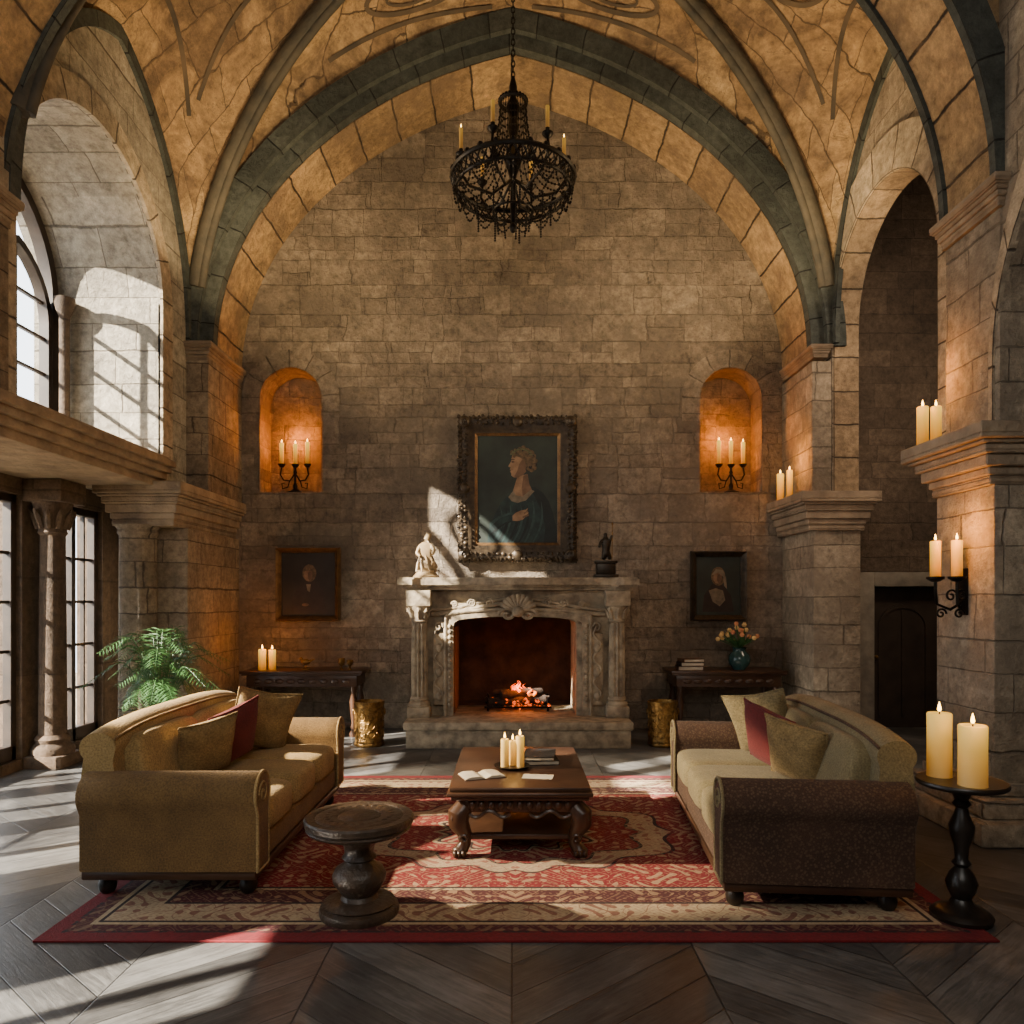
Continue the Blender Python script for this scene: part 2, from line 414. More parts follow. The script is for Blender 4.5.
struct(wr,'pale stone arcade wall with a tall round arch on the right','wall')
b=B(); b.box(3.38,3.95,-1.6,5.2,0,9)
wr=carve(b.build('wall_right_near',M['light'],smooth=0),[B().prism(pointed(1.6,1.6,0,28,3.55,3.3,-.1),3.2,4.3,'yz')])
struct(wr,'nearer pale stone arcade wall at the right edge with a round arch','wall')
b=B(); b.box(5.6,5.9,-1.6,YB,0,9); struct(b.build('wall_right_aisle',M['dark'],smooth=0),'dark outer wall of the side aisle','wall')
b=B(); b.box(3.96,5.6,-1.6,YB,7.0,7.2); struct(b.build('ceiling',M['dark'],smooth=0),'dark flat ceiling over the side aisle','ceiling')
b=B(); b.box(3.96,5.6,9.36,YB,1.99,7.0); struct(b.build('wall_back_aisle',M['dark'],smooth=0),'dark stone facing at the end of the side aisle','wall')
b=B(); b.box(-5,5.9,-1.8,-1.6,0,9); struct(b.build('wall_front',M['wall'],smooth=0),'stone wall behind the viewpoint','wall')
b=B(); b.box(-5,5.9,-1.6,10.1,9.0,9.2); struct(b.build('ceiling',M['dark'],smooth=0),'roof slab above the vault','roof')  # out of view, added against sky light leaking past the vault
UA,UC,US=1.145,6.595,4.72
b=B(); b.box(-5,-3.68,-1.6,YB,2.86,9)
wl=carve(b.build('wall_left',M['jamb'],smooth=0),[
  B().prism(pointed(UA,UA,0,28,UC,US,3.1),-5.2,-3.5,'yz'),
  B().prism(pointed(UA,UA,0,28,3.2,US,3.1),-5.2,-3.5,'yz')])
struct(wl,'pale upper left wall with deep arched window recess','wall')
WIN=[(7.58,8.5),(5.92,7.10),(4.6,5.7),(3.15,4.35),(.55,1.45)]
b=B(); b.box(-5,-4.7,-1.6,YB,0,2.86)
wll=carve(b.build('wall_left_lower',M['brownst'],smooth=0),[B().box(-5.2,-4.5,a,c,.10,2.64) for a,c in WIN])
struct(wll,'dark brown lower left wall pierced by tall casement windows','wall')
for i,(a,c) in enumerate(WIN):
    t=thing('window_%d'%(i+1),'tall dark casement window with small panes, number %d from the end wall'%(i+1) if i>1 else ('narrow casement window between the round column and the corner pier' if i==0 else 'casement window at the left edge beside the round column'),'window',(-4.80,(a+c)/2,.10),kind='structure')
    w=(c-a)/2; H=2.54; k0=.07 if i<2 else .05
    b=B()
    for y0,y1,z0,z1 in ((-w,-w+k0,0,H),(w-k0,w,0,H),(-w,w,0,.14),(-w,w,H-.08,H),(-.035,.035,0,H)): b.box(-.045,.045,y0,y1,z0,z1,.008,1)
    b.build('window_frame',M['winwood'],t)
    b=B()
    for k in range(1,5 if i<2 else 3): 
        zz=.1+k*(.47 if i<2 else .8); tk=.015 if i<2 else .009; b.box(-.02,.02,-w+.05,w-.05,zz-tk,zz+tk)
    if i<2:
        for s_ in (-1,1): b.box(-.02,.02,s_*w/2-.014,s_*w/2+.014,.1,H-.06)
    b.build('glazing_bar',M['winwood'],t)
    B().box(-.004,.004,-w+.05,w-.05,.09,H-.05).build('pane',M['glass'],t,0)
    b=B(); b.tube([(.04,.03,1.05),(.09,.03,1.05),(.09,.1,1.05)],.01); b.build('handle',M['brass'],t)
def upper_window(i,yc):
    t=thing('window_%d'%i,'arched window with dark tracery in the upper left recess' if i==7 else 'arched upper window nearer the viewpoint','window',(-4.8,yc,3.1),kind='structure')
    sp=US-3.1; b=B()
    b.arch(pointed(UA-.10,UA-.10,0,24,0,sp,0),pointed(UA,UA,0,24,0,sp,0),(0,0,0),(0,1,0),(1,0,0),-.06,.06)
    b.box(-.06,.06,-UA,UA,0,.12)
    b.build('window_frame',M['winwood'],t)
    b=B()
    b.box(-.05,.05,-.05,.05,0,1.9)
    for s_ in (-1,1):
        cc=s_*.54
        b.arch(pointed(.45,.62,.6,16,cc,1.35,0),pointed(.52,.70,.6,16,cc,1.35,0),(0,0,0),(0,1,0),(1,0,0),-.05,.05)
        b.box(-.02,.02,cc-.016,cc+.016,.1,1.95)
    b.tube([(0,.24*math.cos(k*PI/8),2.28+.24*math.sin(k*PI/8)) for k in range(16)],.04,6,True)
    for k in range(1,5): b.box(-.018,.018,-UA+.08,UA-.08,.12+k*.36-.014,.12+k*.36+.014)
    b.build('tracery',M['winwood'],t)
    B().prism(pointed(UA-.06,UA-.06,0,20,0,sp,.05),-.003,.003,'yz').build('pane',M['glass'],t,0)
    b=B()
    for s_ in (-1,1): b.lathe([(.09,0),(.09,.06),(.06,.1),(.05,.12),(.05,1.45),(.075,1.5),(.1,1.58),(.1,1.64)],(.18,s_*(UA-.10),0),14)
    b.build('colonnette',M['brownst'],t)
upper_window(7,UC); upper_window(8,3.2)
TN=[0]
def trim(b,mat,label,cat='trim',smooth=35):
    TN[0]+=1; return struct(b.build('trim_%d'%TN[0],mat,smooth=smooth),label,cat)
b=B()
for x0,x1,z0,z1 in ((-4.71,-3.655,2.80,2.91),(-4.2,-3.60,2.88,2.95),(-4.2,-3.55,2.945,3.01),(-4.2,-3.50,3.005,3.07),(-4.2,-3.58,3.065,3.12)): b.box(x0,x1,-1.55,7.73,z0,z1,.012)
trim(b,M['trim'],'moulded stone ledge running below the upper left window','ledge')
def capital(b,x0,x1,y0,y1,z0,z1,pr,fy=True):
    H=z1-z0
    prof=[(0.0,.0),(.12,.03),(.12,.12),(.05,.16),(.2,.3),(.42,.5),(.6,.55),(.6,.66),(.8,.72),(1.,.8),(1.,1.)]
    for i in range(len(prof)-1):
        if prof[i+1][1]-prof[i][1]<.001: continue
        o=pr*max(prof[i][0],prof[i+1][0])
        b.box(x0-o,x1+o,y0-o,(y1+o) if fy else y1,z0+H*prof[i][1],z0+H*prof[i+1][1],.008,1)
# left far pier
b=B(); b.box(-4.12,-3.46,7.9,YB,0,2.4,.02); b.box(-4.2,-3.4,7.82,YB,0,.25,.03); trim(b,M['pier'],'square corner pier at the left of the end wall','pier')
b=B(); b.lathe([(.27,0),(.27,.14),(.22,.17),(.245,.22),(.2,.27),(.19,.3),(.18,2.3),(.2,2.33),(.19,2.36),(.23,2.41)],(-3.93,7.78,0),28)
trim(b,M['pier'],'round engaged shaft in front of the left corner pier','column')
b=B(); capital(b,-4.13,-3.52,7.68,YB,2.4,2.845,.15,False); trim(b,M['trim'],'wide moulded capital on the left corner pier','capital')
b=B(); b.box(-3.97,-3.43,8.36,YB,2.85,4.40,.01); trim(b,M['pier'],'upper shaft on the left corner pier carrying the great arch','pier')
b=B(); capital(b,-3.97,-3.44,8.36,YB,4.34,4.54,.07,False); trim(b,M['trim'],'small impost block under the left foot of the great arch','capital')
# right far pier
b=B(); b.box(3.43,3.97,8.42,YB,0,2.45,.015); b.box(3.43,3.70,8.455,YB,2.85,4.36,.004); b.box(3.34,4.06,8.33,YB,0,.25,.03); trim(b,M['light'],'square pier at the right of the end wall','pier')
b=B(); capital(b,3.38,3.98,8.40,YB,2.42,2.85,.15,False); trim(b,M['trim'],'moulded capital on the right corner pier holding two candles','capital')
b=B(); capital(b,3.44,3.60,8.44,YB,4.40,4.54,.05,False); trim(b,M['trim'],'small impost block under the right foot of the great arch','capital')
# right near pier
b=B(); b.box(3.29,4.1,5.05,5.74,0,2.42,.015); b.box(3.36,4.0,5.10,5.74,2.83,4.34,.015)
b.box(3.08,4.2,4.85,5.95,0,.16,.02); b.box(3.14,4.2,4.92,5.88,.16,.3,.03); b.box(3.22,4.2,4.98,5.82,.3,.38,.02)
trim(b,M['light'],'massive pale pier at the right edge with a candle sconce','pier')
b=B(); capital(b,3.28,4.1,5.07,5.73,2.42,2.82,.18); trim(b,M['trim'],'heavy moulded capital on the right edge pier holding two candles','capital')
b=B(); capital(b,3.34,3.7,5.08,5.74,4.34,4.54,.07); trim(b,M['trim'],'impost block high on the right edge pier','capital')
# left near shaft
b=B(); b.box(-4.0,-3.64,4.72,5.36,3.12,4.4,.015); trim(b,M['pier'],'short shaft above the ledge at the left edge','pier')
b=B(); capital(b,-4.0,-3.64,4.72,5.36,4.32,4.54,.07); trim(b,M['trim'],'impost moulding on the shaft at the left edge','capital')
# window column
t=thing('trim_%d'%(TN[0]+1),'round brown stone column with leafy capital between the two left windows','column',(-4.53,7.30,0),kind='structure'); TN[0]+=1
b=B(); b.box(-.165,.20,-.20,.20,0,.12,.01); b.lathe([(.19,.12),(.195,.17),(.17,.21),(.145,.23),(.16,.27),(.13,.31)],n=26); b.build('base',M['brownst'],t)
B().lathe([(.125,.3),(.12,1.2),(.11,2.28)],n=26).build('shaft',M['brownst'],t)
b=B(); b.lathe([(.11,2.26),(.13,2.29),(.12,2.32),(.14,2.45),(.18,2.58)],n=20)
for k in range(10):
    a=2*PI*k/10
    b.tube([(.12*math.cos(a),.12*math.sin(a),2.33),(.16*math.cos(a),.16*math.sin(a),2.45),(.20*math.cos(a),.20*math.sin(a),2.5),(.19*math.cos(a),.19*math.sin(a),2.45)],[.03,.03,.022,.012],6)
b.box(-.165,.21,-.21,.21,2.58,2.795,.01); b.build('capital',M['brownst'],t)
# great arch
GC=.42
b=B(); b.arch(pointed(3.43,3.46,GC,72),pointed(3.75,3.80,GC,72),(0,0,4.52),(1,0,0),(0,1,0),8.6,YB); trim(b,M['vous'],'golden voussoir soffit of the great pointed arch','arch',30)
b=B(); b.arch(pointed(3.43,3.46,GC,72),pointed(3.60,3.63,GC,72),(0,0,4.52),(1,0,0),(0,1,0),8.48,8.62)
b.arch(pointed(3.58,3.61,GC,72),pointed(3.80,3.84,GC,72),(0,0,4.52),(1,0,0),(0,1,0),8.40,8.6); trim(b,M['slate'],'dark green grey front moulding of the great pointed arch','arch',30)
# near transverse rib
c0=(-.17,5.23,4.52); dsN=(1,.052,0)
b=B(); b.arch(pointed(3.52,3.40,.5,72),pointed(3.9,3.95,.5,72),c0,dsN,(0,1,0),-.28,.28); trim(b,M['vous'],'golden voussoir soffit of the nearer transverse arch','arch',30)
b=B()
for y0,y1 in ((-.34,-.27),(.27,.34)): b.arch(pointed(3.49,3.37,.5,72),pointed(3.70,3.7,.5,72),c0,dsN,(0,1,0),y0,y1)
trim(b,M['slate'],'dark edge mouldings of the nearer transverse arch','arch',30)
# vault
ZC=8.6; HX=3.69
def zd(v): return 4.52+(ZC-4.52)*P(v,.1)
def webz(p,q):
    ap,aq=abs(p),abs(q)
    if aq>=ap:
        w=max(aq,1e-6); v=ap/w; zr=ZC+((8.36 if q>0 else 8.42)-ZC)*w
        return zd(w)+(zr-zd(w))*P(v,.38)
    w=ap; v=aq/w; zr=ZC+(6.95-ZC)*w*w
    return zd(w)+(max(zr,zd(w))-zd(w))*P(v,.3)
def wp(p,q,dz=0):
    y1=5.52+.17*p
    return (HX*p,y1+(8.45-y1)*(q+1)/2,webz(p,q)-dz)
b=B()
nW,nV=26,44
for kind_ in range(4):
    rows=[]; uvs=[]
    for i in range(nW+1):
        w=math.sin(PI/2*i/nW); row=[]; ur=[]
        for j in range(nV+1):
            v=math.sin(PI*(j/nV-.5))
            p,q={0:(w*v,w),1:(w*v,-w),2:(w,w*v),3:(-w,w*v)}[kind_]
            row.append(b.v(wp(p,q)))
            an=PI*(j/nV-.5)
            ur.append(((an*3.2*(.25+.75*w)),(1-w)*1.9) if kind_<2 else (an*1.7*(.25+.75*w),math.asin(w)*3.9))
        rows.append(row); uvs.append(ur)
    for i in range(nW):
        for j in range(nV):
            ix=((i,j),(i,j+1),(i+1,j+1),(i+1,j))
            fc=b.f([rows[a][c] for a,c in ix])
            if fc:
                for lp,(a,c) in zip(fc.loops,ix): lp[b.uv].uv=uvs[a][c]
bmesh.ops.remove_doubles(b.bm,verts=b.bm.verts[:],dist=.0005)
struct(b.build('ceiling',M['web'],smooth=30),'golden painted stone rib vault over the hall','ceiling')
b=B(); b.arch(pointed(3.68,3.72,.35,48),pointed(3.8,3.9,.35,48),(0,0,4.52),(1,0,0),(0,1,0),-1.6,5.3)
struct(b.build('ceiling',M['web'],smooth=30),'pointed stone barrel vault above the viewpoint','ceiling')
for s_ in (-1,1):
    b=B()
    ws=[-.985*math.cos(PI*i/70) for i in range(71)]
    def ctr(w,k):
        x,y,z=wp(w,s_*w); return (x*(1-k/HX),y-(y-7.0)*k/HX*.6,z-k*P(min(1,abs(w)),.1)*.9)
    b.tube([ctr(w,.03) for w in ws],.085,10); b.tube([ctr(w,.11) for w in ws],.045,10)
    trim(b,M['slatep'],'dark diagonal vault rib rising from the %s corner'%('left' if s_<0 else 'right'),'rib',60)
for s_,nm,yc,hw in ((1,'right',7.085,1.365),(-1,'left',6.915,1.53)):
    x0,x1=(3.64,3.70) if s_>0 else (-3.70,-3.64)
    b=B(); b.arch(pointed(hw-.10,2.32,.3,36,yc,4.54),pointed(hw+.02,2.46,.3,36,yc,4.54),(0,0,0),(0,1,0),(1,0,0),x0,x1)
    trim(b,M['slate'],'wall rib framing the %s lunette of the vault'%nm,'rib',30)
b=B(); b.arch(pointed(RA,RA+.02,0,32,RC,RS,2.86),pointed(RA+.40,RA+.42,0,32,RC,RS,2.86),(0,0,0),(0,1,0),(1,0,0),3.65,3.7); trim(b,M['ringv'],'pale voussoir ring round the far arch of the right arcade','arch',30)
b=B(); b.arch(pointed(RA-.006,RA+.014,0,32,RC,RS,2.85),pointed(RA+.02,RA+.04,0,32,RC,RS,2.85),(0,0,0),(0,1,0),(1,0,0),3.67,3.955); trim(b,M['soff'],'warm brown banded underside of the far arch of the right arcade','arch',30)
b=B(); b.arch(pointed(1.6,1.6,0,30,3.55,3.3,2.86),pointed(1.64,1.95,0,30,3.55,3.3,2.86),(0,0,0),(0,1,0),(1,0,0),3.34,3.4); trim(b,M['ringv'],'pale voussoir ring round the nearer arch at the right edge','arch',30)
b=B(); b.arch(pointed(UA,UA,0,30,UC,US,3.13),pointed(UA+.22,UA+.22,0,30,UC,US,3.13),(0,0,0),(0,1,0),(1,0,0),-3.7,-3.65); trim(b,M['ringv'],'voussoir ring round the upper left window recess','arch',30)
# painted curved bands on the vault
b=B()
def onweb(fn,n=44,r=.05):
    L=[]
    for i in range(n+1):
        t=i/n; p,q=fn(t); p2,q2=fn(min(1,t+.01)); p1,q1=fn(max(0,t-.01))
        P0=Vector(wp(p,q,.02)); T=(Vector(wp(p2,q2))-Vector(wp(p1,q1)))
        e=.01
        du=Vector(wp(p+e,q))-Vector(wp(p-e,q)); dv=Vector(wp(p,q+e))-Vector(wp(p,q-e)); N=du.cross(dv)
        if N.length<1e-9 or T.length<1e-9: continue
        sd_=T.cross(N).normalized()*r*.5
        L.append((b.v(P0+sd_),b.v(P0-sd_)))
    for i in range(len(L)-1): b.f([L[i][0],L[i][1],L[i+1][1],L[i+1][0]])
for s_ in (-1,1):
    onweb(lambda t:(s_*(.30+.13*math.cos(2*PI*t)),.74+.10*math.sin(2*PI*t)),r=.05)
    onweb(lambda t:(s_*(.30+.07*math.cos(2*PI*t)),.74+.055*math.sin(2*PI*t)),r=.03)
    onweb(lambda t:(s_*(.06+.50*t),.93-.03*math.sin(PI*t)),r=.045)
    onweb(lambda t:(s_*(.72+.10*math.cos(2*PI*t)),.26*math.sin(2*PI*t)),r=.05)
    onweb(lambda t:(s_*(.72+.055*math.cos(2*PI*t)),.15*math.sin(2*PI*t)),r=.035)
    onweb(lambda t:(s_*(.93-.05*math.cos(PI*(t-.5))),.62*(2*t-1)),r=.05)
    for qq in (-1,1): onweb(lambda t:(s_*(.90-.36*t),qq*(.60-.30*t-.12*math.sin(PI*t))),r=.045)
trim(b,M['paint'],'faded painted curved bands on the vault panels','painted ornament',60)
for nx,nm in zip(NX,('left','right')):
    b=B(); b.arch(pointed(.395,.395,0,20,nx,4.19,3.9),pointed(.62,.62,0,20,nx,4.19,3.9),(0,0,0),(1,0,0),(0,1,0),9.39,9.42); trim(b,M['ringw'],'voussoir ring above the %s wall niche'%nm,'arch')
# door
t=thing('door_1','dark arched panel door in stone frame beyond the right arcade','door',(5.0,9.5,0),kind='structure')
b=B(); b.box(-.445,.445,-.03,.03,0,1.79)
b.arch(pointed(.28,.25,0,16,0,1.28,.15),pointed(.32,.29,0,16,0,1.28,.15),(0,0,0),(1,0,0),(0,1,0),-.05,-.03); b.box(-.02,.02,-.045,-.03,.15,1.5)
b.build('panel',M['doorwood'],t)
b=B(); b.ball((-.36,-.07,.9),.03); b.build('handle',M['brass'],t)
b=B(); b.box(4.33,4.55,9.28,9.41,0,1.98,.01); b.box(5.45,5.6,9.28,9.41,0,1.98,.01); b.box(4.55,5.45,9.28,9.41,1.8,1.98,.01); trim(b,M['frames'],'plain stone frame round the dark door','door frame')
# ------------------------------------------------------------------ fireplace
t=thing('fireplace','carved weathered limestone fireplace with columns and serpentine mantel shelf','fireplace',(.07,0,0))
b=B(); b.box(-1.235,1.235,8.1,9.39,0,.2,.012); b.box(-1.26,1.26,8.07,9.39,.2,.295,.02); b.build('hearth',M['mantel'],t)
b=B(); b.box(-1.13,1.13,8.56,9.39,.296,1.74)
op=[(-.745,.2),(-.745,1.32)]+[(-.745*math.cos(PI*i/20),1.32+.12*math.sin(PI*i/20)**.5) for i in range(1,20)]+[(.745,1.32),(.745,.2)]
sur=carve(b.build('surround',M['mantel'],t,0),[B().prism(op,8.3,9.5)])
for s_ in (-1,1):
    b=B(); b.box(s_*.752-.008,s_*.752+.008,8.7,9.38,.297,1.31); b.build('firebox_lining',M['warmbrick'],t)
b=B()
pin=[(-.745,.3)]+op[1:-1]+[(.745,.3)]
pout=[(x*1.1,z+(.07 if z>1.3 else 0)) for x,z in pin]
b.arch(pin,pout,(0,0,0),(1,0,0),(0,1,0),8.50,8.6)
b.tube([(x*1.12,8.5,z+(.08 if z>1.3 else 0)) for x,z in pin],.022,8)
for k in range(15):
    for s_ in (-1,1): b.ball((s_*.785,8.49,.42+k*.065),(.025,.02,.028),8,5)
b.build('opening_moulding',M['mantel'],t)
for s_ in (-1,1):
    b=B(); b.box(s_*1.13-.13,s_*1.13+.13,8.36,8.6,.296,.42,.012)
    b.lathe([(.12,.42),(.125,.45),(.1,.48),(.11,.5),(.09,.53)],(s_*1.13,8.47,0),20)
    b.build('column_base',M['mantel'],t)
    b=B(); b.lathe([(.09,.52),(.095,.8),(.092,1.1),(.082,1.38)],(s_*1.13,8.47,0),24,flute=.2); b.build('column_shaft',M['mantel'],t,25)
    b=B(); b.lathe([(.08,1.37),(.1,1.39),(.085,1.42),(.1,1.5),(.135,1.56)],(s_*1.13,8.47,0),18)
    for k in range(8):
        a=2*PI*k/8; ca,sa=math.cos(a),math.sin(a)
        b.tube([(s_*1.13+.085*ca,8.47+.085*sa,1.42),(s_*1.13+.11*ca,8.47+.11*sa,1.5),(s_*1.13+.145*ca,8.47+.145*sa,1.53),(s_*1.13+.14*ca,8.47+.14*sa,1.5)],[.02,.02,.016,.01],6)
    b.box(s_*1.13-.14,s_*1.13+.14,8.35,8.6,1.56,1.74,.012)
    b.build('column_capital',M['mantel'],t)
    b=B(); b.box(s_*.91-.07,s_*.91+.07,8.5,8.58,.42,1.25,.015)
    for z0 in (.5,.78,1.06):
        b.tube([(s_*.91+.045*math.sin(a*.5),8.49,z0+.12*a/6) for a in range(13)],.016,6)
        b.ball((s_*.91,8.49,z0+.02),(.04,.02,.05))
    b.tube([(s_*(.91-.05*math.cos(a*.4)*(1-a/22)),8.49,1.32+.06*math.sin(a*.4)*(1-a/22)) for a in range(20)],.016,6)
    b.build('side_panel',M['mantel'],t)
b=B()
for off,r in ((0,.026),(.05,.018)):
    b.tube([(x,8.52,1.47+off+.13*math.cos(x*PI/2/1.0)**2) for x in [-1.0+2.*i/40 for i in range(41)]],r,8)
for s_ in (-1,1):
    for k in range(3):
        cx=s_*(.33+.2*k); r0=.06-.012*k
        b.tube([(cx+s_*r0*(1-a/26)*math.cos(a*.45),8.51,1.60-.01*k+r0*(1-a/26)*math.sin(a*.45)) for a in range(24)],.014,6)
        b.ball((cx-s_*.06,8.52,1.58-.02*k),(.05,.018,.022))
b.build('frieze_carving',M['mantel'],t)
b=B()
for k in range(9):
    a=math.radians(20+140*k/8)
    b.tube([(0,8.46,1.5),(.10*math.cos(a),8.44,1.5+.10*math.sin(a)),(.2*math.cos(a),8.47,1.52+.17*math.sin(a))],[.02,.034,.03],8)
b.ball((0,8.44,1.5),(.075,.05,.065))
for s_ in (-1,1):
    b.tube([(s_*(.12+.10*(1-a/24)*math.cos(a*.42)),8.45,1.46+.075*(1-a/24)*math.sin(a*.42)) for a in range(22)],.02,6)
b.build('cartouche',M['mantel'],t)
def serp(w,yf,bow):
    pts=[(-w,9.39)]
    for i in range(33):
        x=-w+2*w*i/32; u=abs(x)/w
        yy=yf-bow*(math.cos(min(1,u/.62)*PI)*.5+.5)
        if u>.80: yy-=bow*.6*min(1,(u-.80)/.06)
        pts.append((x,yy))
    pts.append((w,9.39)); return pts
b=B()
for w,yf,z0,z1 in ((1.26,8.46,1.745,1.775),(1.30,8.42,1.775,1.80),(1.36,8.37,1.80,1.865),(1.34,8.39,1.865,1.885)): b.prism(serp(w,yf,.12),z0,z1,'xy')
b.build('mantel_shelf',M['mantel'],t,30)
# fire
t=thing('log_fire','low log fire burning on the glowing hearth','fire',(.07,9.05,.297))
b=B()
for k in range(6):
    b.tube([(-.3+.12*k,-.2,.05),(-.3+.12*k,.15,.05)],.012,6)
for s_ in (-1,1):
    b.tube([(-.4,-.2*s_,.05),(.4,-.2*s_,.05)],.014,6)
    for q in (-1,1): b.tube([(.36*s_,.18*q,0),(.36*s_,.18*q,.14),(.38*s_,.18*q,.17)],.014,6)
b.build('grate',M['iron'],t)
for (x0,y0,z0,x1,y1,z1,r) in ((-.36,-.08,.10,.34,-.02,.12,.055),(-.3,.1,.11,.38,.06,.10,.06),(-.2,-.12,.19,.3,.1,.2,.05),(-.28,.08,.2,.16,-.06,.23,.042)):
    b=B(); n=8; b.tube([(x0+(x1-x0)*i/n+random.uniform(-.008,.008),y0+(y1-y0)*i/n,z0+(z1-z0)*i/n+random.uniform(-.008,.008)) for i in range(n+1)],[r*random.uniform(.88,1.1) for i in range(n+1)],10)
    b.build('log',M['bark'],t,60)
b=B()
for k in range(110): b.ball((max(-.42,min(.42,random.gauss(0,.16))),random.uniform(-.2,.18),random.uniform(.03,.13)),random.uniform(.010,.026),6,4)
b.build('embers',M['ember'],t)['kind']='stuff'
for k in range(15):
    x=random.gauss(0,.12); h=max(.06,.20-abs(x)*.6)*random.uniform(.5,1.); y=random.uniform(-.1,.1); w=random.uniform(.010,.018); ph=random.uniform(0,6)
    b=B(); n=9; b.tube([(x+.02*math.sin(ph+i*.8)*i/n*2,y,.17+h*i/n) for i in range(n+1)],[w*math.sin(PI*min(1,(i+1.2)/(n+1.2))**.7)+.001 for i in range(n+1)],8)
    b.build('flame',M['fire'],t,60)
# ------------------------------------------------------------------ candles
def candle(name,x,y,z,r,h,label,group,mat='wax',lit=True):
    t=thing(name,label,'candle',(x,y,z),0,group)
    b=B(); b.lathe([(0,0),(r*1.02,0),(r,.01),(r*.98,h*.6),(r,h-.006),(r*.9,h),(r*.55,h-.008),(0,h-.012)],n=20); b.build('wax',M[mat],t,50)
    b=B(); b.tube([(0,0,h-.012),(.001,0,h+.012)],.0016+r*.03,5); b.build('wick',M['wick'],t)
    if lit:
        f=min(.036,.018+r*.36)
        b=B(); b.lathe([(0,0),(f*.2,f*.12),(f*.27,f*.4),(f*.2,f*.8),(f*.08,f*1.25),(0,f*1.5)],(0,0,h+.006),10); b.build('flame',M['flame'],t,60)
    return t
def candelabra(x,label,xs,hs,g,lbls):
    t=thing('candelabra',label,'candle holder',(x,9.53,3.001))
    b=B(); b.lathe([(0,0),(.11,0),(.11,.015),(.05,.04),(.025,.06),(.03,.1),(.014,.14),(.014,.24),(.025,.27),(.014,.3),(.014,.36),(0,.37)],n=16); b.build('stem',M['iron'],t)
    for i,dx in enumerate(xs):
        if abs(dx)>.03:
            b=B()
            b.tube([(0,0,.26),(dx*.4,-.01,.16),(dx*.85,-.02,.17),(dx*1.1,-.02,.24),(dx,-.02,.33)],.011,6)
            b.tube([(dx*.4,-.01,.17),(dx*.55,-.01,.08),(dx*.95,-.01,.06),(dx*1.0,-.01,.13),(dx*.8,-.01,.13)],.008,6); b.build('arm',M['iron'],t)
        b=B(); b.lathe([(0,.33),(.02,.33),(.045,.36),(.05,.375),(.026,.375),(.0,.372)],(dx,-.02 if abs(dx)>.03 else 0,0),14); b.build('drip_pan',M['iron'],t)
    for dx,h,l in zip(xs,hs,lbls): candle('candle',x+dx,9.51 if abs(dx)>.03 else 9.53,3.377,.027,h,l,g,'waxO')
candelabra(-2.79,'black iron three branch candelabra in the left wall niche',(-.17,0,.16),(.27,.26,.28),'candles in the left niche',('slim lit candle on the left arm of the left niche candelabra','slim lit candle on the middle stem of the left niche candelabra','slim lit candle on the right arm of the left niche candelabra'))
candelabra(2.82,'black iron three branch candelabra in the right wall niche',(-.16,0,.15),(.30,.30,.28),'candles in the right niche',('slim lit candle on the left arm of the right niche candelabra','slim lit candle on the middle stem of the right niche candelabra','slim lit candle on the right arm of the right niche candelabra'))
candle('candle',3.30,9.10,2.851,.042,.33,'lit candle on the far right capital, nearer the end wall','candles on the far right capital','waxO')
candle('candle',3.32,8.85,2.851,.036,.33,'lit candle on the far right capital, nearer the arch','candles on the far right capital','waxO')
candle('candle',3.235,5.83,2.821,.043,.33,'left lit candle on top of the big right edge capital','candles on the right edge capital','waxO')
candle('candle',3.335,5.82,2.821,.040,.33,'right lit candle on top of the big right edge capital','candles on the right edge capital','waxO')
t=thing('wall_sconce','wrought iron wall sconce with two candles on the right edge pier','sconce',(3.29,5.38,1.5))
b=B(); b.box(-.015,0,-.05,.05,.02,.36,.006); b.build('back_plate',M['iron'],t)
for k,(cx,cy) in enumerate(((-.20,.02),(-.085,-.05))):
    b=B(); b.tube([(-.01,0,.12),(cx*.5,cy*.5,.06),(cx*.95,cy,.1),(cx,cy,.2),(cx,cy,.275)],.011,6)
    b.tube([(cx*.45+.045*(1-a/22)*math.cos(a*.45),cy*.6,.16+.05*(1-a/22)*math.sin(a*.45)) for a in range(20)],.008,6)
    b.tube([(cx*.8+.04*(1-a/22)*math.cos(a*.45),cy,.03+.04*(1-a/22)*math.sin(a*.45)) for a in range(20)],.008,6); b.build('arm',M['iron'],t)
    b=B(); b.lathe([(0,.26),(.03,.265),(.06,.285),(.062,.3),(.045,.292),(0,.29)],(cx,cy,0),16); b.build('drip_pan',M['iron'],t)
candle('candle',3.09,5.40,1.79,.037,.27,'lit candle on the outer arm of the wall sconce','candles in the wall sconce','waxO')
candle('candle',3.205,5.33,1.79,.037,.27,'lit candle on the inner arm of the wall sconce, nearer the pier','candles in the wall sconce','waxO')
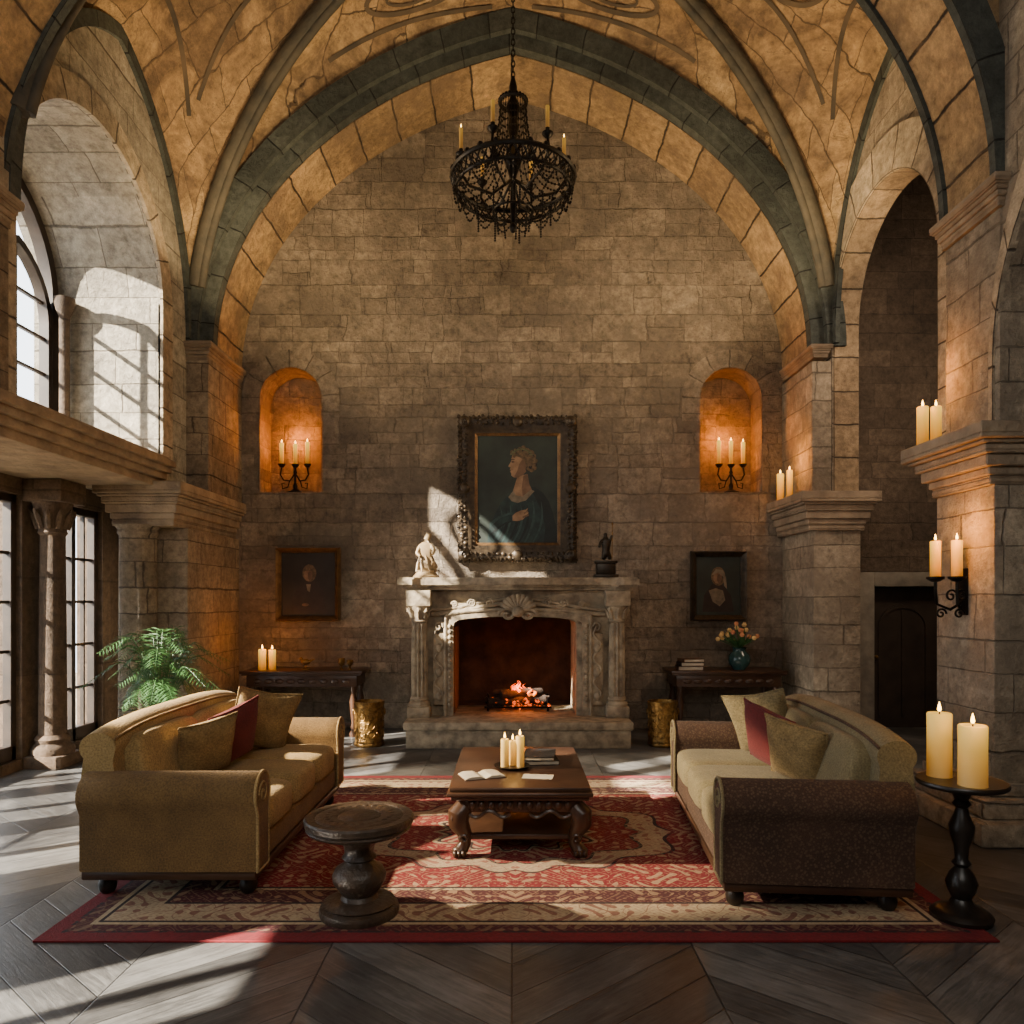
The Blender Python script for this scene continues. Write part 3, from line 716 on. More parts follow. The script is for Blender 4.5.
# ------------------------------------------------------------------ paintings
def ell(cx,cz,rx,rz,n=18,a0=0,a1=2*PI): return [(cx+rx*math.cos(a0+(a1-a0)*i/n),cz+rz*math.sin(a0+(a1-a0)*i/n)) for i in range(n)]
pmats={}
def pt(n,c1,c2=None,s_=6):
    if n not in pmats: pmats[n]=pm('paint_'+n,c1,c2,s_,.6,0,0,None,.01,6)
    return pmats[n]
def painting(cx,cz,w,h,fw,label,fm,shapes,mats,ornate,k_=1.):
    t=thing('framed_painting',label,'painting',(cx,YB-.002,cz))
    b=B()
    b.mitre(w,h,[(0,0),(0,-.05),(-.0,-.055),(fw*.2,-.07),(fw*.4,-.10),(fw*.75,-.125),(fw*.95,-.08),(fw,-.04),(fw,0)])
    if ornate:
        for kk,(q_,st) in enumerate(((.78,.05),(.52,.065),(.92,.06))):
            hx,hz=w/2+fw*q_,h/2+fw*q_; yy=-.12 if kk<2 else -.09
            per=[]
            n1=int(2*hx/st); n2=int(2*hz/st)
            for i in range(n1+1):
                for q in (-1,1): per.append((-hx+2*hx*i/n1,q*hz))
            for i in range(n2+1):
                for q in (-1,1): per.append((q*hx,-hz+2*hz*i/n2))
            for x,z in per: b.ball((x+random.uniform(-.012,.012),yy,z+random.uniform(-.012,.012)),(random.uniform(.014,.03),.022,random.uniform(.014,.03)),7,5)
        hx,hz=w/2+fw*.6,h/2+fw*.6
        for sx in (-1,1):
            for sz in (-1,1):
                b.ball((sx*hx,-.12,sz*hz),(.08,.035,.08),10,6)
                b.tube([(sx*(hx-.05*(1-a/22)*math.cos(a*.45)),-.15,sz*(hz-.06*(1-a/22)*math.sin(a*.45))) for a in range(20)],.014,6)
        for x,z in ((0,hz),(0,-hz),(hx,0),(-hx,0)): b.ball((x,-.12,z),(.07,.035,.07),10,6)
    b.build('frame',fm,t)
    if ornate:
        b=B(); b.mitre(w-.07,h-.07,[(0,-.02),(0,-.04),(.014,-.048),(.025,-.044),(.036,-.052),(.036,-.02)]); b.build('inner_frame',M['frameG'],t)
    b=B(); b.mi=0; b.box(-w/2,w/2,-.03,-.002,-h/2,h/2)
    y=-.031
    for mi,poly in shapes:
        b.mi=mi; b.prism([(max(-w/2,min(w/2,x*k_)),max(-h/2,z*k_)) for x,z in poly],y,y+.002); y-=.0002
    b.build('canvas',mats,t,0)
bgm=pt('dark_green_ground',(.026,.040,.032),(.006,.009,.008),2.2); skin=pt('skin',(.32,.20,.115),(.14,.075,.04),9); hair=pt('hair',(.16,.10,.048),(.03,.019,.010),26)
robe=pt('teal_robe',(.015,.040,.040),(.005,.013,.015),9); robeL=pt('robe_highlight',(.032,.066,.064),(.012,.030,.031),12); lin=pt('linen',(.22,.175,.12),(.09,.07,.045),12); drk=pt('shade',(.018,.014,.012),(.008,.007,.006)); leafm=pt('wreath',(.13,.13,.06),(.04,.05,.02),20); shd=pt('skin_shade',(.17,.095,.055),(.075,.04,.022),10)
robeD=pt('robe_shadow',(.006,.014,.015),(.003,.006,.006),8)
sh=[]
cz0=-.66
Rb=lambda pts:[(x,z+cz0) for x,z in pts]
sh.append((3,Rb([(-.36,0),(-.34,.18),(-.27,.36),(-.20,.50),(-.10,.60),(-.02,.66),(.10,.70),(.20,.69),(.30,.62),(.37,.52),(.42,.38),(.46,.2),(.48,0)])))
sh.append((9,Rb([(.14,.69),(.20,.69),(.30,.62),(.37,.52),(.42,.38),(.46,.2),(.48,0),(.30,0),(.33,.2),(.28,.42),(.2,.58)])))
sh.append((1,Rb([(-.03,.56),(-.055,.64),(-.03,.72),(.0,.82),(.12,.84),(.14,.72),(.17,.66),(.08,.57)])))
sh.append((8,Rb([(.06,.58),(.05,.68),(.07,.82),(.12,.84),(.14,.72),(.17,.66)])))
sh.append((5,Rb([(-.11,.57),(-.05,.645),(-.02,.59),(.06,.575),(.16,.66),(.2,.64),(.1,.53),(.0,.50),(-.07,.52)])))
for x0,zt_,w_,mm in ((-.26,.44,.03,4),(-.20,.42,.03,9),(-.15,.5,.022,4),(-.08,.46,.035,9),(-.02,.46,.026,4),(.05,.48,.03,9),(.12,.52,.03,4),(.22,.50,.024,4)):
    pts=[]
    for i in range(9): u=i/8; pts.append((x0-.05+.10*u+.05*math.sin(u*3),.02+zt_*u))
    pts2=[(x+w_*math.sin(PI*(.1+.85*i/8)),z-.01) for i,(x,z) in enumerate(pts)]
    sh.append((mm,Rb(pts+pts2[::-1])))
sh.append((3,Rb([(-.34,.10),(-.26,.20),(-.14,.27),(-.04,.29),(.0,.36),(-.1,.38),(-.22,.33),(-.33,.24)])))
sh.append((4,Rb([(-.32,.22),(-.22,.31),(-.1,.36),(0,.36),(-.1,.385),(-.23,.34),(-.33,.26)])))
sh.append((9,Rb([(-.34,.10),(-.26,.20),(-.14,.27),(-.04,.29),(-.14,.25),(-.26,.17)])))
sh.append((1,Rb([(-.06,.29),(.0,.285),(.06,.30),(.10,.34),(.12,.39),(.09,.42),(.04,.41),(-.02,.385),(-.06,.35)])))
for k in range(4): sh.append((1 if k%2 else 8,Rb([(.06+.008*k,.32+.022*k),(.13-.004*k,.345+.025*k),(.135-.004*k,.365+.025*k),(.06+.008*k,.345+.022*k)])))
hp=[(.10,.10),(.02,.15),(-.06,.135),(-.085,.10),(-.098,.06),(-.098,.035),(-.112,.01),(-.132,-.02),(-.128,-.032),(-.106,-.036),(-.116,-.056),(-.104,-.066),(-.112,-.082),(-.10,-.10),(-.098,-.125),(-.07,-.145),(-.02,-.145),(.03,-.12),(.1,-.05)]
sh.append((1,[(.03+x*1.05,.30+z*1.1) for x,z in hp]))
sh.append((8,[(.03+x*1.05,.30+z*1.1) for x,z in [(.10,.02),(.03,.06),(-.01,.0),(-.03,-.07),(-.065,-.135),(-.02,-.145),(.03,-.12),(.1,-.05)]]))
sh.append((8,ell(-.055,.325,.022,.014,10))); sh.append((7,ell(-.056,.325,.010,.005,8))); sh.append((7,[(-.085,.352),(-.045,.358),(-.03,.350),(-.08,.345)])); sh.append((8,[(-.088,.232),(-.055,.234),(-.055,.228),(-.085,.226)]))
sh.append((2,[(.03+x,.30+z) for x,z in [(-.09,.10),(-.06,.17),(.04,.20),(.14,.16),(.18,.06),(.17,-.04),(.13,-.10),(.08,-.06),(.06,.02),(.0,.08),(-.05,.09)]]))
for k in range(30):
    a=-1.0+k*.125; rr=random.uniform(.10,.16); sh.append((2 if k%3 else 7,ell(.06+rr*math.cos(a),.335+rr*1.1*math.sin(a),random.uniform(.016,.034),random.uniform(.014,.03),9)))
for k in range(16):
    a=-.6+k*.2; rr=random.uniform(.08,.15); sh.append((2,ell(.06+rr*math.cos(a),.345+rr*math.sin(a),.02,.016,9)))
for k in range(9):
    a=.35+k*.3; sh.append((6,ell(.045+.12*math.cos(a),.375+.10*math.sin(a),.026,.011,8)))
painting(.07,3.03,1.08,1.42,.21,'large portrait of a wreathed robed figure in a carved dark frame above the mantel',M['frameD'],sh,[bgm,skin,hair,robe,robeL,lin,leafm,drk,shd,robeD],True,1.07)
dg=pt('dark_brown_ground',(.030,.021,.014),(.007,.005,.004),3)
rd=pt('dark_coat',(.030,.017,.013),(.012,.007,.005),9)
s1=[(3,[(-.22,-.37),(-.20,-.15),(-.08,.02),(.06,.04),(.18,-.08),(.24,-.37)]),(5,[(-.03,-.0),(.03,-.0),(.015,-.10),(-.015,-.08)]),(2,ell(.01,.14,.088,.112)),(1,ell(-.005,.115,.052,.075)),(8,ell(.02,.105,.03,.062,12)),(2,[(-.07,.15),(-.05,.21),(0,.225),(.07,.17),(.04,.165),(0,.17),(-.04,.165)]),(8,ell(-.04,-.26,.045,.02,10))]
painting(-2.575,1.83,.68,.80,.065,'small dark portrait in a gilt brown frame left of the fireplace',M['frameG'],s1,[dg,skin,hair,rd,robeL,lin,leafm,drk,shd],False)
s2=[(3,[(-.20,-.33),(-.18,-.12),(-.08,.02),(.05,.02),(.16,-.12),(.2,-.33)]),(5,[(-.12,-.06),(-.03,-.03),(.06,-.06),(.09,-.18),(.02,-.26),(-.07,-.2)]),(2,ell(0,.12,.09,.12)),(1,ell(-.01,.10,.052,.072)),(8,ell(.012,.09,.028,.058,12)),(5,[(-.09,.13),(-.03,.21),(.06,.20),(.1,.1),(.11,-.04),(.075,.0),(.065,.11),(0,.17),(-.06,.14)])]
painting(2.61,1.81,.56,.74,.07,'small portrait of a veiled figure in a black frame right of the fireplace',M['frameD'],s2,[bgm,skin,hair,rd,robeL,lin,leafm,drk,shd],False)
# ------------------------------------------------------------------ mantel ornaments
def skinfig(name,mat,parent,verts,edges,rad):
    me=bpy.data.meshes.new(name); me.from_pydata(verts,edges,[]); me.materials.append(mat)
    o=bpy.data.objects.new(name,me); COL.objects.link(o); o.parent=parent
    md=o.modifiers.new('Skin','SKIN'); md.use_smooth_shade=True
    for i,r in enumerate(rad):
        me.skin_vertices[0].data[i].radius=(r,r)
    me.skin_vertices[0].data[0].use_root=True
    s2_=o.modifiers.new('Sub','SUBSURF'); s2_.levels=2; s2_.render_levels=2
    return o
t=thing('figurine','cream porcelain figurine of a leaning draped figure on the mantel left end','figurine',(-1.0,8.62,1.886))
B().lathe([(0,0),(.15,0),(.155,.02),(.13,.04),(.11,.07),(.12,.09),(0,.1)],n=22).build('base',M['cream'],t)
skinfig('figure',M['cream'],t,[(0,0,.28),(0,0,.19),(.01,0,.08),(-.02,0,.36),(.0,0,.42),(.03,-.02,.49),(.035,-.02,.53),(-.07,-.04,.36),(-.10,-.07,.28),(-.05,-.10,.24),(.06,-.03,.37),(.10,-.06,.32),(.08,-.09,.26),(.08,-.02,.14),(.12,-.02,.09)],
  [(0,1),(1,2),(0,3),(3,4),(4,5),(5,6),(3,7),(7,8),(8,9),(3,10),(10,11),(11,12),(1,13),(13,14)],[.07,.09,.10,.06,.028,.045,.032,.03,.024,.018,.03,.024,.018,.06,.05])
b=B()
for k in range(8):
    a=2*PI*k/8; b.tube([(.07*math.cos(a),.07*math.sin(a),.26),(.10*math.cos(a+.3),.09*math.sin(a+.3),.16),(.12*math.cos(a+.5),.11*math.sin(a+.5),.07)],[.01,.016,.012],6)
b.build('drapery',M['cream'],t)
t=thing('statuette','small dark bronze statuette on a stepped block at the mantel right end','statuette',(1.09,8.62,1.886))
b=B(); b.box(-.14,.14,-.09,.09,0,.04,.006); b.box(-.11,.11,-.07,.07,.04,.17,.008); b.box(-.13,.13,-.085,.085,.17,.2,.006); b.build('base',M['bronze'],t)
skinfig('figure',M['bronze'],t,[(0,0,.36),(0,0,.28),(-.03,0,.21),(0,0,.44),(0,0,.48),(-.005,-.01,.53),(-.06,-.02,.42),(-.08,-.05,.35),(.05,-.02,.43),(.07,-.03,.50),(.05,0,.21),(.04,0,.29)],
  [(0,1),(1,2),(0,3),(3,4),(4,5),(3,6),(6,7),(3,8),(8,9),(1,11),(11,10)],[.045,.04,.03,.045,.018,.034,.02,.015,.02,.014,.026,.036])
b=B(); b.tube([(.07,-.03,.2),(.075,-.03,.62)],.006,6); b.ball((.075,-.03,.63),.014); b.build('staff',M['brass'],t)
# ------------------------------------------------------------------ consoles
def console(x0,x1,label):
    cx=(x0+x1)/2; w=(x1-x0)/2
    t=thing('console_table',label,'side table',(cx,9.02,0))
    b=B(); b.box(-w,w,-.3,.3,.755,.79,.01); b.box(-w+.02,w-.02,-.28,.28,.735,.755,.006); b.build('top',M['wood'],t)
    b=B(); b.box(-w+.07,w-.07,-.25,.25,.60,.735,.005)
    for k in range(9): b.ball((-w+.2+(2*w-.4)*k/8,-.255,.665),(.05,.015,.03),8,5)
    b.build('apron',M['wood'],t)
    for sx in (-1,1):
        for sy in (-1,1):
            b=B(); b.lathe([(0,0),(.045,0),(.05,.04),(.03,.08),(.035,.12),(.022,.16),(.04,.3),(.048,.42),(.025,.52),(.04,.56),(.045,.6)],(sx*(w-.12),sy*.2,0),14); b.build('leg',M['wood'],t)
    b=B(); b.box(-w+.12,w-.12,-.02,.02,.1,.14,.005); b.build('stretcher',M['wood'],t)
    return t
console(-3.22,-1.77,'dark wooden console table against the wall left of the fireplace')
console(1.88,3.26,'dark wooden console table against the wall right of the fireplace')
candle('candle',-2.99,8.86,.791,.045,.25,'left amber candle on the left console table','candles on the left console','waxO')
candle('candle',-2.89,8.92,.791,.042,.24,'right amber candle on the left console table','candles on the left console','waxO')
t=thing('ornament','tiny bronze bird ornament on the left console table','ornament',(-2.48,8.9,.791))
b=B(); b.lathe([(0,0),(.05,0),(.05,.015),(.012,.03),(.012,.06)],n=12); b.ball((0,0,.095),(.06,.03,.035)); b.ball((-.055,0,.13),(.024,.02,.022)); b.tube([(.04,0,.1),(.11,0,.13)],[.02,.006],6); b.build('body',M['brass'],t)
for i,(x,l) in enumerate(((-2.05,'small brass cup at the right of the left console table'),(-1.95,'smaller brass cup nearest the fireplace on the left console table'))):
    tag(B().lathe([(0,0),(.03,0),(.012,.02),(.012,.04),(.038,.07),(.042,.14-.02*i),(.036,.14-.02*i),(.03,.07),(0,.06)],n=14).build('cup',M['brass'],loc=(x,8.9,.791)),l,'cup','brass cups on the left console')
for i,(w,h,mt,l) in enumerate(((.15,.05,'leatherB','brown book at the bottom of the stack on the right console'),(.14,.045,'leather','black book in the middle of the stack on the right console'),(.13,.04,'leatherB','brown book on top of the stack on the right console'))):
    t=thing('book',l,'book',(2.13+.01*i,8.9,.791+(0,.051,.097)[i]),.1*i,'books on the right console')
    b=B(); b.box(-w,w,-.1,.1,0,.006); b.box(-w,w,-.1,.1,h-.006,h); b.box(-w,-w+.006,-.1,.1,0,h); b.build('cover',M[mt],t); B().box(-w+.0065,w-.006,-.0935,.094,.0061,h-.0061).build('pages',M['paper'],t)
t=thing('flower_vase','teal glazed vase on the right console table','vase',(2.74,8.92,.791))
B().lathe([(0,0),(.07,0),(.075,.01),(.12,.07),(.135,.12),(.12,.18),(.08,.22),(.075,.25),(.095,.27),(.085,.27),(.065,.25),(.0,.2)],n=24).build('body',M['vase'],t,60)
t=thing('flower_bouquet','bouquet of cream and orange flowers in the teal vase','flowers',(2.74,8.92,.99))
b=B(); bl=[]
for k in range(22):
    a=random.uniform(0,2*PI); r=random.uniform(.03,.27); z=.34-r*.7+random.uniform(-.05,.06)
    bl.append((r*math.cos(a),r*math.sin(a)*.7,z)); b.tube([(0,0,.04),(bl[-1][0]*.4,bl[-1][1]*.4,z*.6),bl[-1]],.005,5)
for k in range(34):
    a=random.uniform(0,2*PI); r=random.uniform(.08,.25); b.tube([(0,0,.06),(r*.6*math.cos(a),r*.5*math.sin(a),.14),(r*math.cos(a),r*.7*math.sin(a),random.uniform(.08,.30))],[.006,.028,.003],4,sq=(1,.2))
b.build('stems',M['leaf'],t)
for k,p in enumerate(bl):
    b=B()
    for q in range(6):
        a=q*PI/3; b.ball((p[0]+.015*math.cos(a),p[1]-.01,p[2]+.015*math.sin(a)),(.014,.010,.014),7,5)
    b.ball((p[0],p[1]-.016,p[2]),.010,7,5); b.build('bloom',M['petalP' if k%3==0 else 'petalY'],t)
def pail(x,label):
    t=thing('brass_pail',label,'bucket',(x,8.3,0),0,'brass pails by the fireplace')
    b=B(); b.lathe([(0,0),(.155,0),(.165,.01),(.166,.03),(.158,.045),(.163,.055),(.157,.07),(.158,.24),(.159,.40),(.166,.42),(.159,.44),(.168,.465),(.168,.5),(.155,.5),(.15,.46),(.14,.1),(0,.08)],n=28)
    for q in range(10):
        a0=2*PI*q/10
        for zz in (.14,.24,.34):
            rr=.159; loop=[]
            for k in range(12):
                c_=k*PI/6; aa=a0+.24*math.cos(c_); loop.append((rr*math.cos(aa),rr*math.sin(aa),zz+.042*math.sin(c_)))
            b.tube(loop,.006,5,True)
    b.build('body',M['brass'],t,50)
    for s_ in (-1,1):
        b=B(); b.tube([(s_*.172,.035*math.cos(k*PI/6),.38+.035*math.sin(k*PI/6)) for k in range(12)],.006,6,True); b.build('ring_handle',M['brass'],t)
pail(-1.60,'embossed brass pail on the floor left of the hearth'); pail(1.69,'embossed brass pail on the floor right of the hearth')
# ------------------------------------------------------------------ potted palm
t=thing('potted_palm','green feathery potted palm between the left sofa and the window','potted plant',(-3.26,6.85,0))
B().lathe([(0,0),(.17,0),(.18,.02),(.23,.42),(.25,.44),(.25,.5),(.22,.5),(.2,.42),(0,.42)],n=26).build('pot',M['clay'],t,50)
b=B(); st=B()
for k in range(46):
    a=2*PI*k/46+random.uniform(-.2,.2); reach=random.uniform(.22,.66); top=random.uniform(.90,1.52)-reach*.15; z0=.42
    path=[]; dr=random.uniform(.5,1.0); N_=24
    for i in range(N_+1):
        u=i/N_; r=reach*(u**1.3); z=z0+(top-z0)*math.sin(min(1.,u*1.35)*PI/2)-max(0,u-.55)*dr*.6
        path.append(Vector((r*math.cos(a)+.03*math.cos(a),r*math.sin(a),z)))
    st.tube(path,[.006*(1-.75*i/N_) for i in range(N_+1)],5)
    for i in range(7,N_+1):
        p=path[i]; tg=(path[min(N_,i+1)]-path[i-1]).normalized(); sd=tg.cross(Vector((0,0,1))).normalized()
        ln=.13*math.sin(PI*min(1,(i-4.5)/(N_-2)))+.02
        for s_ in (-1,1):
            d=(sd*s_*.9+tg*.6+Vector((0,0,-.15+random.uniform(-.15,.15)))).normalized(); w=tg*.0065
            q=p+d*ln*.45+Vector((0,0,.006))
            V=[b.v(p),b.v(q+w),b.v(p+d*ln+Vector((0,0,-.012))),b.v(q-w)]; b.f(V)
st.build('stems',M['leaf'],t); b.build('fronds',M['leaf'],t,0)
# ------------------------------------------------------------------ rug
b=B(); b.box(-2.3,2.3,-1.65,1.65,0,.012,.003,1)
tag(b.build('rug',M['rug'],loc=(.02,5.165,.0005)),'large red and cream oriental rug under the sofas and coffee table','rug')
# ------------------------------------------------------------------ sofas
def sofa(label,loc,rz,fm,sm):
    t=thing('sofa',label,'sofa',loc,rz)
    B().box(-.46,.47,-.93,.93,.15,.30,.025,3).build('base',fm,t)
    B().box(-.47,.475,-.985,.985,.10,.152,.012,2).build('wooden_plinth',M['wood'],t)
    zt_=lambda y: .885+.055*(1-(abs(y)/.93)**3.6)
    for s_ in (-1,1):
        c=(.925,.565); r=.115
        prof=[(.83,.153),(.83,.46)]+[(c[0]+r*math.cos(math.radians(a)),c[1]+r*math.sin(math.radians(a))) for a in range(205,-46,-12)]+[(1.0,.46),(1.0,.153)]
        prof=[(s_*y,z) for y,z in prof]
        b=B(); rs=[]
        for x,k in ((-.47,.96),(-.46,1),(-.2,1),(.1,1),(.4,1),(.475,1),(.49,.975),(.495,.93)):
            cy=s_*.92; rs.append([b.v((x,cy+(y-cy)*k,.34+(z-.34)*k)) for y,z in prof])
        b.rings(rs); arm=b.build('arm',fm,t,50)
        B().tube([(.492,y,z) for y,z in prof],.009,6,True).build('piping',sm,arm)
        b=B(); b.tube([(.497,s_*(c[0]+.07*(1-a/26)*math.cos(a*.4)),c[1]+.07*(1-a/26)*math.sin(a*.4)) for a in range(25)],.006,5); b.build('scroll_piping',sm,arm)
    b=B(); rs=[]
    for i in range(29):
        y=-.93+1.86*i/28; zt=zt_(y)
        pts=[(-.33,.15),(-.30,.45),(-.325,zt-.14)]+[(-.41+.10*math.cos(math.radians(a)),zt-.08+.085*math.sin(math.radians(a))) for a in range(-20,221,16)]+[(-.50,zt-.25),(-.50,.45),(-.49,.15)]
        rs.append([b.v((x,y,z)) for x,z in pts])
    b.rings(rs); b.build('back',sm,t,50)
    b=B(); b.tube([(-.32,-.93+1.86*i/28,zt_(-.93+1.86*i/28)-.035) for i in range(29)],.009,6); b.build('back_piping',fm,t)
    for k in range(3):
        y=(k-1)*.545
        B().sq((.105,y,.395),(.39,.271,.11),.34,36,18).build('seat_cushion',sm,t,80)
    Mx=Matrix.Rotation(math.radians(-12),3,'Y')
    for k in (-1,1): B().sq((-.275,k*.408,.655),(.085,.405,.205),.38,44,20,Mx).build('back_cushion',sm,t,80)
    for sx in (-.38,.40):
        for sy in (-.88,.88):
            B().lathe([(0,0),(.03,0),(.045,.02),(.05,.05),(.038,.08),(.045,.10),(0,.101)],(sx,sy,0),16).build('leg',M['blackwood'],t)
    return t
sofa('golden brown rolled arm sofa on the left side of the rug',(-1.86,4.98,.0128),0,M['sofaA'],M['seatA'])
sofa('dark speckled brown sofa with olive cushions on the right side of the rug',(1.66,4.78,.0128),PI-math.radians(5),M['sofaB'],M['seatB'])
def pillow(label,loc,facing,tilt,size,mat,roll,group):
    t=thing('throw_pillow',label,'cushion',loc,group=group)
    N=Vector((math.cos(facing)*math.cos(tilt),math.sin(facing)*math.cos(tilt),math.sin(tilt)))
    up=(Vector((0,0,1))-N*N.z).normalized(); sd=N.cross(up)
    R=Matrix((sd,up,N)).transposed()@Matrix.Rotation(roll,3,'Z')
    t.rotation_euler=R.to_euler()
    n=16; h=size/2; b=B(); T=[]
    for sgn in (1,-1):
        g_=[]
        for i in range(n+1):
            row=[]
            for j in range(n+1):
                u=-1+2*i/n; v=-1+2*j/n
                z=.088*((1-u**4)*(1-v**4))**.7 if abs(u)<1 and abs(v)<1 else 0
                k=1-.10*(1-abs(u)**1.5)*abs(v)**3; k2=1-.10*(1-abs(v)**1.5)*abs(u)**3
                row.append((u*h*k2,v*h*k,sgn*z))
            g_.append(row)
        vs=[[b.v(p) for p in r] for r in g_]
        for i in range(n):
            for j in range(n): b.f([vs[i][j],vs[i+1][j],vs[i+1][j+1],vs[i][j+1]])
        T=g_
    bmesh.ops.remove_doubles(b.bm,verts=b.bm.verts[:],dist=.0004)
    b.build('cover',mat,t,80)
    edge=[T[i][0] for i in range(n)]+[T[n][j] for j in range(n)]+[T[n-i][n] for i in range(n)]+[T[0][n-j] for j in range(n)]
    B().tube([(x,y,0) for x,y,z in edge],.007,6,True).build('piping',mat,t)
r_=math.radians
pillow('gold patterned cushion at the far end of the left sofa',(-1.85,5.48,.74),r_(-48),r_(18),.48,M['gold'],r_(12),'cushions on the left sofa')
pillow('dark red cushion in the middle of the left sofa',(-1.89,4.98,.72),r_(-30),r_(20),.44,M['red'],r_(-14),'cushions on the left sofa')
pillow('tan cushion in front of the red one on the left sofa',(-1.93,4.66,.70),r_(-38),r_(22),.40,M['gold'],r_(-8),'cushions on the left sofa')
pillow('olive cushion at the far end of the right sofa',(1.81,5.36,.74),r_(222),r_(18),.48,M['olive'],r_(-12),'cushions on the right sofa')
pillow('dark red cushion in the middle of the right sofa',(1.70,4.84,.72),r_(212),r_(20),.44,M['red'],r_(14),'cushions on the right sofa')
pillow('tan cushion leaning in front of the red one on the right sofa',(1.74,4.50,.70),r_(220),r_(22),.42,M['gold'],r_(10),'cushions on the right sofa')
# ------------------------------------------------------------------ coffee table
t=thing('coffee_table','dark carved walnut coffee table in the middle of the rug','table',(.05,5.22,.0130))
b=B(); b.box(-.44,.44,-.64,.64,.425,.455,.01); b.box(-.455,.455,-.655,.655,.395,.425,.012); b.box(-.43,.43,-.63,.63,.37,.395,.008); b.build('top',M['wood'],t)
b=B(); b.box(-.38,.38,-.58,.58,.285,.372,.006)
for k in range(11):
    x=-.3+.06*k; b.ball((x,-.585,.33),(.024,.016,.03),8,5)
for s_ in (-1,1):
    b.tube([(s_*(.06+.26*u/12),-.585,.275-.02*math.sin(u/12*PI*3)) for u in range(13)],.012,6)
    for k in range(13): b.ball((s_*.385,-.5+.083*k,.33),(.014,.028,.03),8,5)
b.build('apron',M['wood'],t)
b=B(); b.box(-.36,.36,-.54,.54,.10,.135,.01); b.build('lower_shelf',M['wood'],t)
for sx in (-1,1):
    for sy in (-1,1):
        X=sx*.35; Y=sy*.54
        b=B(); b.tube([(X,Y,.31),(X+sx*.035,Y+sy*.02,.27),(X+sx*.035,Y+sy*.02,.21),(X,Y,.14),(X-sx*.002,Y,.08),(X+sx*.02,Y+sy*.01,.045)],[.06,.072,.066,.046,.04,.045],12)
        b.tube([(X+sx*(.03+.045*(1-a/20)*math.cos(a*.45)),Y+sy*.065,.245+.05*(1-a/20)*math.sin(a*.45)) for a in range(18)],.013,6)
        b.tube([(X+sx*(.0+.03*(1-a/16)*math.cos(a*.5)),Y+sy*.05,.12+.03*(1-a/16)*math.sin(a*.5)) for a in range(14)],.010,6)
        for q in (-1,0,1): b.ball((X+sx*.03+q*.026,Y+sy*.035,.026),(.02,.035,.025),8,5)
        b.ball((X+sx*.03,Y+sy*.01,.036),(.05,.045,.035),10,6); b.build('leg',M['wood'],t)
zt=.0130+.4555
t=thing('candle_dish','shallow dark dish holding three candles on the coffee table','dish',(.0,5.13,zt))
B().lathe([(0,0),(.09,0),(.12,.012),(.125,.02),(.115,.02),(.09,.012),(0,.012)],n=26).build('body',M['bronze'],t)
candle('candle',-.05,5.11,zt+.0125,.028,.19,'left candle of the three on the coffee table','candles on the coffee table')
candle('candle',.005,5.16,zt+.0125,.026,.17,'middle shorter candle of the three on the coffee table','candles on the coffee table')
candle('candle',.055,5.11,zt+.0125,.030,.21,'right taller candle of the three on the coffee table','candles on the coffee table')
t=thing('open_book','open book with pale pages at the front left of the coffee table','book',(-.20,4.88,zt),.35)
b=B()
for s_ in (-1,1):
    b.prism([(0,.004),(s_*.04,.02),(s_*.10,.02),(s_*.135,.01),(s_*.135,.004)],-.09,.09)
b.build('pages',M['paper'],t,20); B().box(-.14,.14,-.095,.095,0,.004).build('cover',M['leatherB'],t)
for i,(w,h,mt,l,rz,zz) in enumerate(((.12,.03,'leather','black closed book under another on the coffee table',.1,0),(.11,.026,'leather','smaller black book on top of the pair on the coffee table',-.1,.031))):
    t=thing('book',l,'book',(.20,5.35,zt+zz),rz,'black books on the coffee table')
    b=B(); b.box(-w,w,-.15,.15,0,.004); b.box(-w,w,-.15,.15,h-.004,h); b.box(-w,-w+.005,-.15,.15,0,h); b.build('cover',M[mt],t); B().box(-w+.005,w-.004,-.146,.146,.0041,h-.0041).build('pages',M['paper'],t)
t=tag(B().box(-.10,.10,-.06,.06,0,.003).build('paper_sheet',M['paper'],loc=(.17,4.86,zt)),'small paper sheet at the front right of the coffee table','paper'); t.rotation_euler.z=-.15
# ------------------------------------------------------------------ round pedestal tables
t=thing('pedestal_table','squat round carved pedestal table in front of the left sofa','side table',(-.79,3.83,.0130))
b=B(); b.lathe([(0,.42),(.2,.42),(.235,.425),(.26,.435),(.27,.447),(.262,.455),(.277,.468),(.28,.495),(.272,.505),(.235,.507),(.225,.50),(.21,.507),(.12,.507),(.11,.50),(.10,.507),(.03,.507),(.02,.512),(0,.512)],n=48)
for k in range(24):
    a=2*PI*k/24; b.ball((.168*math.cos(a),.168*math.sin(a),.506),(.018,.018,.005),8,4)
b.build('top',M['greywood'],t)
B().lathe([(.13,.06),(.10,.075),(.085,.10),(.11,.13),(.135,.17),(.138,.2),(.12,.235),(.08,.26),(.07,.275),(.09,.29),(.075,.31),(.08,.35),(.11,.39),(.15,.41),(.17,.42)],n=32).build('pedestal',M['greywood'],t,50)
B().lathe([(0,0),(.20,0),(.205,.02),(.2,.04),(.175,.05),(.185,.062),(.16,.075),(.12,.08),(0,.08)],n=36).build('base',M['greywood'],t,50)
t=thing('pedestal_table','slender black turned pedestal table beside the right sofa','side table',(2.29,3.77,.0130))
B().lathe([(0,.665),(.16,.665),(.195,.67),(.21,.68),(.212,.69),(.205,.70),(.195,.698),(0,.696)],n=40).build('top',M['blackwood'],t,50)
